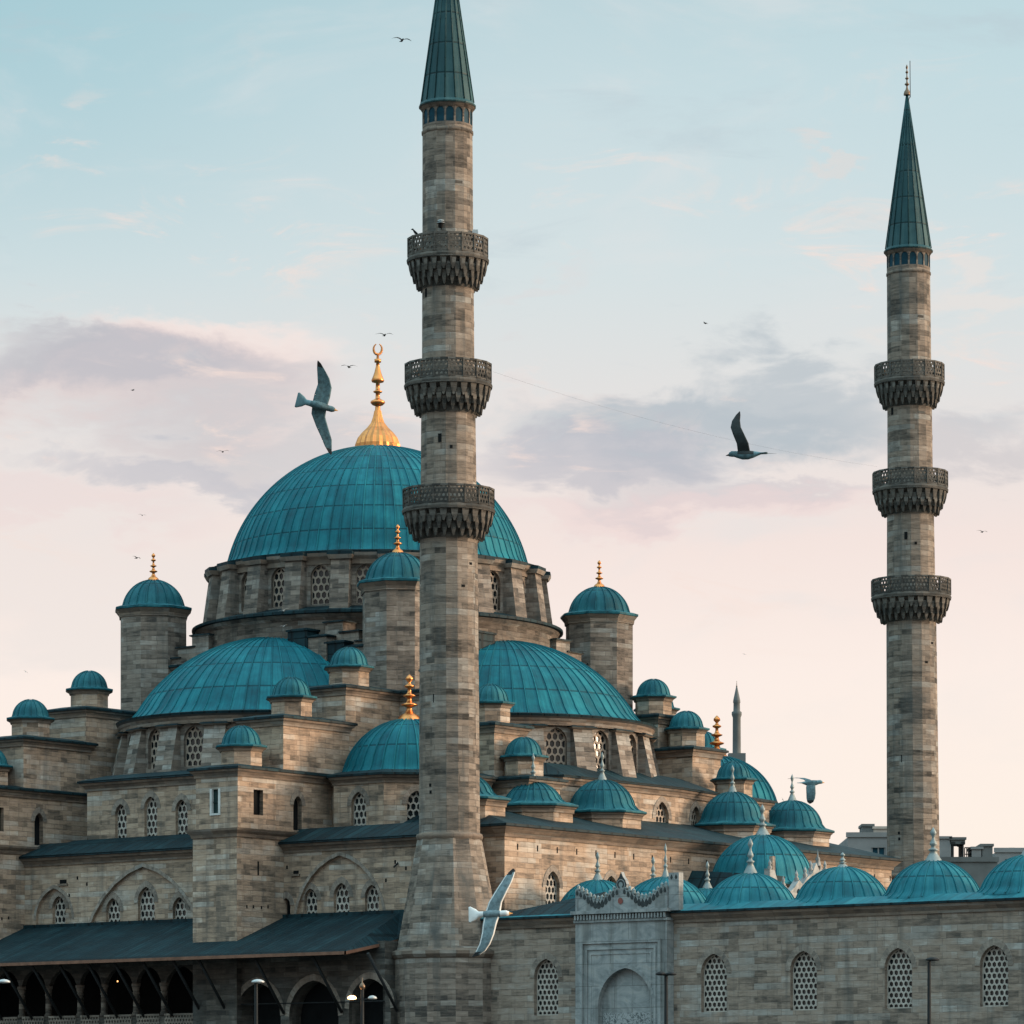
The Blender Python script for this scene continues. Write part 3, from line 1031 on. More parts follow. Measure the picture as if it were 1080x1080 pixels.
# shallow pent roof that runs in front of the exedra
ex.face([(uL - 3.0, VS - 0.2, HT + 0.16), (uR + 4, VS - 0.2, HT + 0.16), (uR + 4, VE, HT + 1.0), (uL - 1.0, VE, HT + 1.0)],
        [(0, 0.2), (27, 0.2), (27, 1.4), (0, 1.4)], 'lead_roof')
exo = part(ex, 'exedra_wall')
place_windows(ew, exo, ORG, 'lattice_pale')

ex = MB('stone_warm')
ew = []
UE = -4.3
vL, vR = 14.6, 29.5
pts = [(-9.5, vL - 1.2), (UE - 1.4, vL - 1.2), (UE, vL), (UE, 25.1), (UE - 0.75, vR), (-9.5, vR + 0.4)]
for i in range(len(pts)):
    p, q = pts[i], pts[(i + 1) % len(pts)]
    L = math.hypot(q[0] - p[0], q[1] - p[1])
    oo = []
    if i == 2:
        oo = [win(x - vL, 15.1, 1.25, 2.1, rise=0.72) for x in (16.4, 19.9, 23.6)]
    if i == 3:
        oo = [win(L / 2 - 0.05, 15.1, 1.15, 2.1, rise=0.72)]
    facade(ex, ew, p, q, [(0, 13.5), (L, 13.5), (L, ET), (0, ET)], oo, soff=i * 5.3)
cornice(ex, pts, ET, 0.30, 0.26, rise=0.75, run=1.5)
exo = part(ex, 'exedra_wall')
place_windows(ew, exo, ORG, 'lattice')

# ---- stepped piers with little turrets
TUR = {}
def turret(cu, cv, z, sc_=1.0, tall=1.0):
    mb = MB('stone_warm')
    po = ngon(cu, cv, 1.02 * sc_, 8)
    zt = z + tall
    mb.ring_sweep(po, [(0, z - 0.2, 'stone_warm'), (0, zt, 'stone_warm')])
    mb.ring_sweep(po, [(0.0, zt - 0.2, 'stone_trim'), (0.05, zt - 0.2, 'stone_trim'), (0.10, zt - 0.08, 'stone_trim'), (0.24, zt, 'lead_small'), (0.27, zt + 0.03, 'lead_small'), (0.27, zt + 0.10, 'lead_small'), (0.0, zt + 0.17, 'lead_small')])
    mb.cap(offset_poly(po, 0.0), zt + 0.17, 'lead_small')
    o = part(mb, 'turret')
    d = MB()
    dome(d, (cu, cv, zt + 0.16), 0.96 * sc_, 0.98 * sc_, 16, 1.4, 'lead_small', 0.10, ribw=0.055, ribh=0.04, n=9)
    part(d, 'dome', o)
    return o

def pier(axis, cc, half, blocks, low, sign, wins_px=None):
    """blocks: list of (inner edge, outer edge, top z, turret position); axis 's' runs along v, 'e' along u"""
    for bi, (i0, i1, top, tp) in enumerate(blocks):
        mb = MB('stone_warm')
        hw = half + 0.012 * bi
        lo, hi = min(i0, i1), max(i0, i1)
        po = rect(cc - hw, cc + hw, lo, hi) if axis == 's' else rect(lo, hi, cc - hw, cc + hw)
        ops = {'s': [], 'e': []}
        w2 = []
        last = bi == len(blocks) - 1
        zb0 = 16.9 if (wins_px and bi == 1) else 12.5
        if last and wins_px:
            ops = wins_px(po)
        x0, y0 = po[0]
        x1, y1 = po[2]
        for k, p, q in (('s', (x0, y0), (x1, y0)), ('e', (x1, y0), (x1, y1)), ('n', (x1, y1), (x0, y1)), ('w', (x0, y1), (x0, y0))):
            L = math.hypot(q[0] - p[0], q[1] - p[1])
            facade(mb, w2, p, q, [(0, zb0), (L, zb0), (L, top - 0.05), (0, top - 0.05)], ops.get(k, []), soff=(cc + bi) * 1.7)
        cornice(mb, po, top - 0.14, 0.28, 0.24, rise=0.16, run=0.5)
        o = part(mb, 'stepped_pier')
        place_windows(w2, o, ORG)
        if axis == 's':
            turret(cc, tp, top + 0.12, 1.0, 0.95)
        else:
            turret(tp, cc, top + 0.12, 0.96, 0.95)
    if low:
        l0, l1, top, hw = low
        mb = MB('stone_warm')
        po = rect(cc - hw, cc + hw, min(l0, l1), max(l0, l1))
        if cc > -20:
            mb.ring_sweep(po, [(0, GROUND, 'stone_soot_shade'), (0, 8.35, 'stone_soot_shade')])  # shade below the portico eave put into a darker stone colour
        mb.ring_sweep(po, [(0, 8.35, 'stone_warm'), (0, top - 0.1, 'stone_warm')])
        # narrow slits and an iron anchor on the flank
        mb.box(po[1][0] - 0.05, po[1][0] + 0.012, po[1][1] + 1.55, po[1][1] + 1.66, 12.3, 13.0, 'dark')
        for q_, z_ in ((0.7, 10.6), (1.2, 10.62), (1.8, 10.6), (2.3, 10.66)):
            mb.box(po[1][0] - 0.05, po[1][0] + 0.012, po[1][1] + q_, po[1][1] + q_ + 0.09, z_, z_ + 0.16, 'dark')
        mb.ring_sweep(po, [(0.0, top - 0.42, 'stone_trim'), (0.06, top - 0.42, 'stone_trim'), (0.10, top - 0.26, 'stone_trim'), (0.26, top - 0.1, 'stone_trim'), (0.30, top, 'stone_trim'), (-0.3, top + 0.05, 'stone_trim')])
        mb.cap(offset_poly(po, -0.3), top + 0.05, 'stone_trim')
        part(mb, 'pier_base')

def sidewins(po):
    x0, y0 = po[0]
    x1, y1 = po[2]
    return {'s': [win((x1 - x0) * 0.47, 15.35, 0.62, 1.28, 'framed', 0.12, 'rect')],
            'e': [win(1.55, 15.35, 0.72, 1.28, 'dark', 0.25, 'rect'), win(4.75 - 0.2, 14.75, 0.66, 1.75, 'dark', 0.3, 'arch')]}
pier('s', -12.8, 1.4, [(12.2, 5.55, 22.5, 7.45), (5.8, 0.66, 20.55, 2.9), (6.2, -2.8, 17.75, -0.95)], (2.2, -2.95, 14.6, 1.5), -1, sidewins)
pier('s', -31.35, 1.4, [(12.2, 5.4, 22.5, 7.1), (5.7, 0.6, 20.55, 2.55), (6.2, -2.8, 17.75, -0.6)], (2.2, -2.95, 14.6, 1.5), -1, sidewins)
pier('e', 11.2, 1.3, [(-14, -8.1, 22.5, -9.5), (-8.3, -5.0, 20.5, -6.3), (-5.3, -2.75, 17.6, -4.1)], None, 1)
pier('e', 31.0, 1.35, [(-14, -9.0, 22.7, -10.3), (-9.3, -6.6, 20.75, -8.0), (-7.0, -3.3, 17.75, -4.75)], None, 1)
# far sides, seen only past the edges
pier('s', -13.0, 1.4, [(30.5, 36.5, 22.5, 35.0), (36.2, 41.0, 20.5, 39.6)], None, 1)
pier('e', 31.0, 1.4, [(-30.5, -36.5, 22.5, -35.0), (-36.2, -41.0, 20.5, -39.6)], None, -1)

# ---- central block that carries the great drum
HB = 9.35
cb = MB('stone_grey')
po = rect(U0 - HB, U0 + HB, V0 - HB, V0 + HB)
cb.ring_sweep(po, [(0, 14.5, 'stone_grey'), (0, 25.0, 'stone_grey')])
cornice(cb, po, 25.2, 0.3, 0.22, rise=0.25, run=1.2)
# stepped masonry shoulders on the diagonals of each side
for k in range(4):
    for sgn in (-1, 1):
        for i, (dd, zt) in enumerate(((4.9, 26.9), (6.0, 26.3), (7.1, 25.75))):
            a = k * PI / 2
            ca, sa = round(math.cos(a)), round(math.sin(a))
            def rt(x, y):
                return (U0 + x * ca - y * sa, V0 + x * sa + y * ca)
            q = [rt(sgn * dd - 0.62, -HB - 0.12 + 0.03 * i), rt(sgn * dd + 0.62, -HB - 0.12 + 0.03 * i), rt(sgn * dd + 0.62, -HB + 2.6), rt(sgn * dd - 0.62, -HB + 2.6)]
            cb.ring_sweep(q, [(0, 22.0, 'stone_grey'), (0, zt - 0.12, 'stone_grey'), (0.12, zt - 0.06, 'lead_roof'), (0.12, zt, 'lead_roof'), (0, zt + 0.03, 'lead_roof')])
            cb.cap(q, zt + 0.03, 'lead_roof')
for i, (d0, d1, zt, o) in enumerate(((2.3, 3.7, 26.62, 10.3), (3.6, 5.0, 26.2, 10.22), (4.9, 6.2, 25.8, 10.14), (6.1, 7.6, 25.5, 10.06))):
    for q in ((U0 + d0, U0 + d1, V0 - o, V0 - 9.0), (U0 + 9.0, U0 + o, V0 - d1, V0 - d0)):
        po = rect(*q)
        cb.ring_sweep(po, [(0, 24.3, 'stone_grey' if i % 2 else 'lead_roof'), (0, zt - 0.22, 'lead_roof'), (0.08, zt - 0.2, 'lead_roof'), (0.08, zt - 0.1, 'lead_roof'), (-0.35, zt, 'lead_roof')])
        cb.cap(offset_poly(po, -0.35), zt, 'lead_roof')
part(cb, 'central_block')

# ---- great drum, its windows and buttresses, and the great dome
NW = 22
dr = MB('stone_grey')
dr.lathe((U0, V0, 0), [(10.05, 25.0), (10.05, 27.1), (10.2, 27.15), (10.32, 27.38)], 66, 'stone_grey', True)
dr.lathe((U0, V0, 0), [(10.32, 27.38), (10.5, 27.42), (10.5, 27.56), (9.0, 27.95)], 66, 'lead_roof', False, uvw=100, uvh=1.5)
PH = None
# seen from the camera one window stands about 18.6 degrees left of the middle
view_l = math.atan2(-CU, SU)            # direction to the camera in the building frame (-y world)
view_l = math.atan2(-(CU), -(-SU) * 0 + SU * 1.0) if False else math.atan2(-CU, SU)
ph0 = view_l - R(18.6)
po = []
RW = 9.02
for i in range(NW):
    t = ph0 + 2 * PI * (i + 0.5) / NW
    po.append((U0 + RW / math.cos(PI / NW) * math.cos(t), V0 + RW / math.cos(PI / NW) * math.sin(t)))
dw = []
for i in range(NW):
    p, q = po[i], po[(i + 1) % NW]
    L = math.hypot(q[0] - p[0], q[1] - p[1])
    facade(dr, dw, p, q, [(0, 27.5), (L, 27.5), (L, 30.6), (0, 30.6)], [win(L / 2, 28.05, 1.08, 2.15, rise=0.6, pitch=0.34, ring=False)], soff=i * 2.9)
dr.ring_sweep(po, [(0.0, 30.2, 'stone_trim'), (0.1, 30.2, 'stone_trim'), (0.12, 30.45, 'stone_trim'), (0.3, 30.62, 'stone_trim'), (0.34, 30.8, 'lead_roof'), (0.36, 30.92, 'lead_roof'), (-0.35, 31.05, 'lead_roof')])
dro = part(dr, 'drum')
place_windows(dw, dro, ORG, 'lattice')
bm = MB('stone_grey')
def buttress_mesh(w, r_in, r0, r1, z0, z1, cap_h=0.34):
    mb = MB('stone_grey')
    a = [(-w / 2, -r_in), (w / 2, -r_in)]
    def pr(r, z, ww):
        return [(-ww / 2, -r, z), (ww / 2, -r, z), (ww / 2, -r_in, z), (-ww / 2, -r_in, z)]
    A, B = pr(r0, z0, w * 1.04), pr(r1, z1, w)
    for i in range(3 if False else 4):
        j = (i + 1) % 4
        mb.face([A[i], A[j], B[j], B[i]], None, 'stone_grey')
    C, D, E, F = pr(r1 + 0.12, z1, w + 0.24), pr(r1 + 0.24, z1 + cap_h * 0.55, w + 0.40), pr(r1 + 0.24, z1 + cap_h, w + 0.40), pr(r_in, z1 + cap_h + 0.22, w * 0.6)
    for P_, Q_, mt in ((B, C, 'stone_trim'), (C, D, 'stone_trim'), (D, E, 'lead_roof'), (E, F, 'lead_roof')):
        for i in range(4):
            j = (i + 1) % 4
            mb.face([P_[i], P_[j], Q_[j], Q_[i]], None, mt)
    mb.face(F, None, 'lead_roof')
    ob = mb.build('buttress')
    me = ob.data
    bpy.data.objects.remove(ob)
    return me
bme = buttress_mesh(1.02, 8.6, 9.95, 9.55, 27.55, 30.42, 0.4)
for i in range(NW):
    t = ph0 + 2 * PI * (i + 0.5) / NW
    link('buttress', bme, dro, Vector((U0, V0, 0)) - ORG, t + PI / 2)
dm = MB()
dome(dm, (U0, V0, 31.05), 8.55, 6.95, 84, 8, 'lead_dome', 0.25, ribw=0.075, ribh=0.045, n=30)
dmo = part(dm, 'great_dome')
fb = MB('gold')
# ribbed onion foot of the finial, then the alem
prof = [(1.22, -.05), (1.27, .10), (1.24, .38), (1.10, .75), (0.86, 1.06), (0.58, 1.34), (0.37, 1.62), (0.26, 1.95), (0.19, 2.3)]
for i in range(28):
    pass
cx, cy, cz = U0, V0, 37.78
S = 40
for j in range(S):
    t0, t1 = 2 * PI * j / S, 2 * PI * (j + 1) / S
    f0 = 1 + 0.035 * (1 if j % 2 else -1)
    f1 = 1 + 0.035 * (1 if (j + 1) % 2 else -1)
    for i in range(len(prof) - 1):
        (ra, za), (rb, zb) = prof[i], prof[i + 1]
        fb.face([(cx + ra * f0 * math.cos(t0), cy + ra * f0 * math.sin(t0), cz + za), (cx + ra * f1 * math.cos(t1), cy + ra * f1 * math.sin(t1), cz + za),
                 (cx + rb * f1 * math.cos(t1), cy + rb * f1 * math.sin(t1), cz + zb), (cx + rb * f0 * math.cos(t0), cy + rb * f0 * math.sin(t0), cz + zb)], None, 'gold', False)
pr2 = [(0.19, 2.2), (0.16, 2.28), (0.15, 2.5), (0.13, 2.55), (0.30, 2.62), (0.42, 2.74), (0.40, 2.84), (0.22, 2.94), (0.13, 3.0), (0.12, 3.28), (0.24, 3.34), (0.26, 3.40), (0.13, 3.46), (0.11, 3.86), (0.33, 3.92), (0.37, 4.02), (0.30, 4.18), (0.2, 4.45), (0.11, 4.8), (0.09, 5.02), (0.19, 5.04), (0.19, 5.22), (0.08, 5.24), (0.06, 5.5), (0, 5.5)]
fb.lathe((cx, cy, cz), pr2, 18, 'gold')
rr = 0.235
# crescent stands square to the qibla axis, seen flat from here
axd = Vector((math.cos(view_l + PI / 2), math.sin(view_l + PI / 2), 0))
for i in range(22):
    a, a2 = R(112 + 316 * i / 22), R(112 + 316 * (i + 1) / 22)
    q = lambda x: 0.028 + 0.05 * math.sin(PI * x)
    c0 = Vector((cx, cy, cz + 5.5 + rr * 1.25))
    fb.bar(c0 + axd * rr * math.cos(a) + Vector((0, 0, rr * 1.3 * math.sin(a))), c0 + axd * rr * math.cos(a2) + Vector((0, 0, rr * 1.3 * math.sin(a2))), q(i / 22), 'gold', 6, q((i + 1) / 22))
part(fb, 'finial', dmo)

# ---- weight towers at the corners of the central square
for (su, sv) in ((1, -1), (-1, -1), (1, 1), (-1, 1)):
    cu, cv = U0 + su * 8.95, V0 + sv * 8.95
    mb = MB('stone_grey')
    po = ngon(cu, cv, 1.82, 8, PI / 8)
    mb.ring_sweep(po, [(0, 18.0, 'stone_grey'), (0, 28.4, 'stone_grey')])
    mb.ring_sweep(po, [(0.0, 28.1, 'stone_trim'), (0.06, 28.1, 'stone_trim'), (0.09, 28.3, 'stone_trim'), (0.26, 28.52, 'lead_small'), (0.30, 28.55, 'lead_small'), (0.30, 28.66, 'lead_small'), (0.0, 28.76, 'lead_small')])
    mb.cap(po, 28.76, 'lead_small')
    o = part(mb, 'corner_tower')
    d = MB()
    dome(d, (cu, cv, 28.74), 1.72, 1.55, 18, 1.6, 'lead_small', 0.08, ribw=0.07, ribh=0.05, n=12)
    part(d, 'dome', o)
    finial(o, Vector((cu, cv, 30.22)) - ORG, 1.6, 0.34, 'gold')

# ---- half domes with their drums (built facing -v, turned in quarter steps)
def local_part(mb, name, k, parent=None):
    o = mb.build(name, parent or mosque, (0, 0, 0) if parent else (0, 0, 0), 0.0, origin=(0, 0, GROUND))
    if not parent:
        o.rotation_euler = (0, 0, k * PI / 2)
    return o
SD = -8.9
sm = MB()
dome(sm, (0, SD, 21.72), 7.72, 4.65, 66, 5, 'lead_dome', 0.3, PI, 2 * PI, ribw=0.07, ribh=0.045, n=22)
semi_first = None
sdr = MB('stone_grey')
sw = []
RS = 8.2
ang = [R(-90 + x) for x in (-90, -80, -60, -40, -20, 0, 20, 40, 60, 80, 90)]
pp = [(RS * math.cos(a), SD + RS * math.sin(a)) for a in ang]
for i in range(len(pp) - 1):
    p, q = pp[i], pp[i + 1]
    L = math.hypot(q[0] - p[0], q[1] - p[1])
    oo = [win(L / 2, 18.75, 1.2, 2.15, rise=0.6, pitch=0.34, ring=False)] if L > 2 else []
    facade(sdr, sw, p, q, [(0, 17.0), (L, 17.0), (L, 21.3), (0, 21.3)], oo, soff=i * 3.3)
def arc_sweep(mb, prof, a0=PI, a1=2 * PI, seg=48):
    for i in range(len(prof) - 1):
        r0, z0, m0 = prof[i]
        r1, z1, _ = prof[i + 1]
        for j in range(seg):
            t0, t1 = a0 + (a1 - a0) * j / seg, a0 + (a1 - a0) * (j + 1) / seg
            U = [(t0 * 12, z0 + i), (t1 * 12, z0 + i), (t1 * 12, z1 + i + 0.3), (t0 * 12, z1 + i + 0.3)]
            mb.face([(r0 * math.cos(t0), SD + r0 * math.sin(t0), z0), (r0 * math.cos(t1), SD + r0 * math.sin(t1), z0),
                     (r1 * math.cos(t1), SD + r1 * math.sin(t1), z1), (r1 * math.cos(t0), SD + r1 * math.sin(t0), z1)], U, m0)
arc_sweep(sdr, [(8.2, 21.0, 'stone_trim'), (8.36, 21.0, 'stone_trim'), (8.38, 21.18, 'stone_trim'), (8.50, 21.36, 'soffit'), (8.56, 21.46, 'lead_roof'), (8.60, 21.58, 'lead_roof'), (7.6, 21.74, 'lead_roof')])
sbut = buttress_mesh(1.2, 7.8, 9.15, 8.34, 17.2, 20.86, 0.12)
for k in range(4):
    if k == 0:
        s0 = local_part(sm, 'half_dome', 0)
        d0 = local_part(sdr, 'half_drum', 0)
        so, do_ = s0, d0
    else:
        so, do_ = s0.copy(), d0.copy()
        col.objects.link(so)
        col.objects.link(do_)
        so.rotation_euler = do_.rotation_euler = (0, 0, k * PI / 2)
    if k in (0, 1):
        place_windows(sw, do_, (0, 0, GROUND), 'lattice')
        for a in ang[1:-1]:
            link('buttress', sbut, do_, (0, SD, -GROUND), a + PI / 2)

# ---- side portico: lean-to lead roof on struts, gallery of columns
EV, EZ = -5.1, 8.1
pr_ = MB('lead_roof')
TU, TZ = -1.5, 10.25
c1 = (-2.3, EV, EZ + 0.05)
c2 = (-2.3, -1.2, EZ + 0.75)
tp = (-3.6, VS - 0.01, TZ)
lft = -46.0
def roofuv(p):
    return (p[0] / 0.34, (p[1] - EV) / 7.3)
main = [(lft, EV, EZ), c1, tp, (lft, VS - 0.01, TZ)]
pr_.face(main, [roofuv(p) for p in main], 'lead_roof')
hip = [c1, c2, (-2.0, VS - 0.01, EZ + 1.5), tp]
pr_.face(hip, [(p[1] / 0.34, p[2] / 3) for p in hip], 'lead_roof')
# flashing up the wall
pr_.box(lft, -1.45, VS - 0.10, VS - 0.012, TZ - 0.6, TZ + 0.14, 'lead_roof')
# edge board and ceiling
def board(a, b, h=0.16, t=0.06):
    a, b = Vector(a), Vector(b)
    d = (b - a).normalized()
    n = Vector((d.y, -d.x, 0)).normalized() * t
    dz = Vector((0, 0, h))
    up = Vector((0, 0, -0.03))
    pr_.face([a + n - dz + up, b + n - dz + up, b + n + up, a + n + up], None, 'wood')
    pr_.face([a + n + up, b + n + up, b + up * 0, a + up * 0], None, 'lead_roof')
    pr_.face([b + n - dz + up, a + n - dz + up, a - n - dz + up, b - n - dz + up], None, 'wood')
board((lft, EV, EZ), c1)
board(c1, c2)
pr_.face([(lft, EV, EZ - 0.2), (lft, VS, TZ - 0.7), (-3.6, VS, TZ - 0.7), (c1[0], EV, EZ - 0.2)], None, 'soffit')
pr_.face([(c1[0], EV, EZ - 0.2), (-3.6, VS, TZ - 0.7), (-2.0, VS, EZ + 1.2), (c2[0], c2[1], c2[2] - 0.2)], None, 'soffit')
part(pr_, 'portico_roof')

VG = -2.6
ga = MB('stone_soot_shade')  # gallery stone darkened in colour to carry the shade beneath the roof
gw = []
ug1 = on_v(211, VG)
ug0 = -44.0
cpx = [-62, -35, -6, 21.5, 49.5, 83, 108, 142, 171.5, 211]
cus = [on_v(p, VG) for p in cpx]
gops = []
for i in range(len(cus) - 1):
    w = cus[i + 1] - cus[i] - 0.16
    sx = (cus[i] + cus[i + 1]) / 2
    gops.append(dict(kind='arch', s=sx - ug0, z=5.35, w=w, h=2.45, depth=0.3, look=None, rise=0.6, sub=None, ring=False))
facade(ga, gw, (ug0, VG), (ug1, VG), [(0, GROUND), (ug1 - ug0, GROUND), (ug1 - ug0, 8.75), (0, 8.75)], gops, mat='stone_soot_shade')
ga.box(ug0, ug1, VG + 0.35, VS, 4.1, 4.25, 'stone_grey')
gao = part(ga, 'gallery_wall')
cm = MB('stone_grey')
cm.lathe((0, 0, 0), [(0.2, 0), (0.2, 0.14), (0.15, 0.2), (0.14, 1.1), (0.17, 1.12), (0.17, 1.2), (0.15, 1.24), (0.22, 1.5), (0.24, 1.52), (0.24, 1.66), (0, 1.66)], 14, 'stone_grey')
cme = None
for c in cus[1:-1]:
    if cme is None:
        o = cm.build('column', gao, Vector((c, VG + 0.1, 5.3)) - ORG)
        cme = o.data
    else:
        link('column', cme, gao, Vector((c, VG + 0.1, 5.3)) - ORG)
# pierced balustrade panels between the columns
bl = None
for i in range(len(cus) - 1):
    w = cus[i + 1] - cus[i] - 0.36
    mb = MB('stone_pale')
    mb.box(-w / 2, w / 2, -0.07, 0.0, 0.82, 0.92, 'stone_pale')
    mb.box(-w / 2, w / 2, -0.04, 0.0, 0.0, 0.1, 'stone_pale')
    hex_lattice(mb, [(-w / 2, 0.1), (w / 2, 0.1), (w / 2, 0.82), (-w / 2, 0.82)], 0.2, 'stone_pale', 0.03, 0.4, -0.045)
    mb.build('balustrade', gao, Vector(((cus[i] + cus[i + 1]) / 2, VG - 0.005, 4.45)) - ORG)
# closed stretch of the gallery with three deep arches
gb = MB('stone_soot_shade')  # same darkened stone, eave shade painted in
gw = []
ug2 = -1.9
def gop(px0, px1, yt):
    a, b = on_v(px0, VG), on_v(px1, VG)
    z1 = hz(yt, (a + b) / 2, VG)
    return dict(kind='arch', s=(a + b) / 2 - ug1, z=3.2, w=b - a, h=z1 - 3.2, depth=0.9, look='dark', rise=0.55, pitch=0.3, sub=None, ring=True)
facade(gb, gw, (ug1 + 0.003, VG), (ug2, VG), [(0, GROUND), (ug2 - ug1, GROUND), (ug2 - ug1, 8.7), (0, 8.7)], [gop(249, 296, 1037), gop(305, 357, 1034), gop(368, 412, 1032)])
gb.face([(ug2, VG, GROUND), (ug2, VS, GROUND), (ug2, VS, 8.7), (ug2, VG, 8.7)], None, 'stone_soot_shade')
gb.face([(ug1, VG + 0.3, GROUND), (ug1, VS, GROUND), (ug1, VS, 8.9), (ug1, VG + 0.3, 8.9)], None, 'stone_soot_shade')
gb.face([(ug0, VS - 0.05, 4.3), (ug1, VS - 0.05, 4.3), (ug1, VS - 0.05, 9.6), (ug0, VS - 0.05, 9.6)], None, 'dark')  # dark sheet over the hall wall, painted stand-in for the gallery's deep shade
gb.box(ug0, ug1, VG + 0.32, VS - 0.06, 8.2, 8.3, 'soffit')
gb.bar((ug1, VG - 0.02, 5.75), (ug2, VG - 0.02, 5.75), 0.035, 'iron')
gbo = part(gb, 'gallery_wall')
place_windows(gw, gbo, ORG, name='archway')
# slanting struts
for px in (-30, 2, 33, 62, 92, 120, 150, 182, 209, 268, 329, 388):
    ua = on_v(px, EV + 0.25)
    mb = MB('iron')
    p, q = Vector((ua, EV + 0.25, EZ - 0.1)), Vector((ua + 0.02, VG - 0.06, EZ - 2.85))
    mb.bar(p, q, 0.075, 'iron', 6)
    part(mb, 'strut')

# ================================================================== MINARETS
def make_minaret():
    t = thing('minaret', 'nearer and larger stone minaret, its lead spire cut off by the picture top', 'minaret', (0, 0, GROUND), ROT, 'twin minarets of the mosque')
    O = (0, 0, GROUND)
    NS = 16
    ph = PI / NS
    # pedestal and transition
    b = MB('stone_shaft')
    pa = ngon(0, 0, 2.62, 12)
    b.ring_sweep(pa, [(0, GROUND, 'stone_grey'), (0, 7.85, 'stone_grey'), ])
    b.ring_sweep(pa, [(0, 7.8, 'stone_trim'), (0.08, 7.85, 'stone_trim'), (0.2, 8.0, 'stone_trim'), (0.2, 8.16, 'stone_trim'), (-0.12, 8.3, 'stone_trim')])
    A = offset_poly(pa, -0.10)
    Bq = ngon(0, 0, 1.54, 12)
    for i in range(12):
        j = (i + 1) % 12
        L0 = math.hypot(A[j][0] - A[i][0], A[j][1] - A[i][1])
        b.face([(*A[i], 8.28), (*A[j], 8.28), (*Bq[j], 13.7), (*Bq[i], 13.7)], [(i * 1.4, 8.28), (i * 1.4 + L0, 8.28), (i * 1.4 + L0 * 0.8, 13.8), (i * 1.4 + L0 * 0.2, 13.8)], 'stone_shaft')
    b.lathe((0, 0, 0), [(1.54, 13.6), (1.64, 13.74), (1.66, 13.84), (1.62, 13.94), (1.48, 14.0)], 24, 'stone_trim')
    b.build('pedestal', t, origin=O)
    s = MB('stone_shaft')
    # (r, z) of the shaft, slimmer above each balcony
    segs = [(1.475, 13.9, 1.39, 29.6), (1.36, 30.0, 1.30, 35.9), (1.27, 36.2, 1.24, 42.0), (1.23, 42.4, 1.21, 48.6)]
    for (r0, z0, r1, z1) in segs:
        po = ngon(0, 0, r0, NS)
        p1 = ngon(0, 0, r1, NS)
        for i in range(NS):
            j = (i + 1) % NS
            L0 = 2 * r0 * math.tan(PI / NS)
            L1 = 2 * r1 * math.tan(PI / NS)
            s.face([(*po[i], z0), (*po[j], z0), (*p1[j], z1), (*p1[i], z1)], [(i * L0, z0), (i * L0 + L0, z0), (i * L0 + L1, z1), (i * L0, z1)], 'stone_shaft')
        # corner rolls of the fluted shaft
        s.lathe((0, 0, 0), [(r1 + 0.0, z1 - 0.35), (r1 + 0.07, z1 - 0.3), (r1 + 0.07, z1 - 0.18), (r1, z1 - 0.12)], 24, 'stone_shaft')
    # slit lights
    for (aa, z, rr_) in ((-1.9, 40.2, 1.27), (-1.2, 33.0, 1.36), (-2.2, 26.2, 1.425), (-1.4, 20.3, 1.455)):
        c, sn = math.cos(aa), math.sin(aa)
        s.face([(rr_ * c + 0.09 * sn, rr_ * sn - 0.09 * c, z), (rr_ * c - 0.09 * sn, rr_ * sn + 0.09 * c, z), (rr_ * c - 0.09 * sn, rr_ * sn + 0.09 * c, z + 0.42), (rr_ * c + 0.09 * sn, rr_ * sn - 0.09 * c, z + 0.42)], None, 'dark')
    rs = random.Random(11)
    for k in range(46):
        z = rs.uniform(14.5, 47.0)
        seg = [q for q in segs if q[1] <= z <= q[3] - 0.8]
        if not seg:
            continue
        r0, z0, r1, z1 = seg[0]
        rr_ = (r0 + (r1 - r0) * (z - z0) / (z1 - z0)) / math.cos(PI / NS) * math.cos(PI / NS) + 0.012
        i = rs.randrange(NS)
        aa = 2 * PI * i / NS
        w, h = rs.choice(((0.10, 0.12), (0.22, 0.24), (0.24, 0.28), (0.07, 0.16), (0.2, 0.14)))
        off = rs.uniform(-0.05, 0.05)
        c, sn = math.cos(aa), math.sin(aa)
        mt = 'stone_soot_shade' if w > 0.12 else 'dark'
        if rs.random() < 0.3 and w > 0.12:
            mt = 'stone_pale'
        q = lambda x, zz, d=0.0: ((rr_ + d) * c - x * sn, (rr_ + d) * sn + x * c, zz)
        s.face([q(off - w, z), q(off + w, z), q(off + w, z + h), q(off - w, z + h)], [(z * 3.1, z), (z * 3.1 + w, z), (z * 3.1 + w, z + 0.1), (z * 3.1, z + 0.1)], mt)
    s.build('shaft', t, origin=O)
    # balconies
    for (zt, ro, ri) in ((30.85, 2.22, 1.39), (37.0, 2.10, 1.30), (43.15, 1.95, 1.24)):
        zb = zt - 0.92          # deck level
        m = MB('stone_soot_shade')
        NB = 18
        m.lathe((0, 0, 0), [(ro - 0.12, zb - 0.30), (ro + 0.06, zb - 0.26), (ro + 0.08, zb - 0.12), (ro + 0.02, zb), (ri - 0.1, zb + 0.01)], NB * 2, 'stone_soot_shade', False)
        # dark core behind the stalactites
        zl = zb - 1.52
        m.lathe((0, 0, 0), [(ri + 0.03, zl - 0.05), (ri + 0.10, zl + 0.2), (ri + (ro - ri) * 0.42, zb - 0.75), (ro - 0.16, zb - 0.28)], NB * 2, 'stone_soot_shade', False)
        NT_ = 25
        tiers = [(0.90, 1.0, -0.25, -0.86), (0.62, 0.80, -0.50, -1.20), (0.34, 0.56, -0.85, -1.54)]
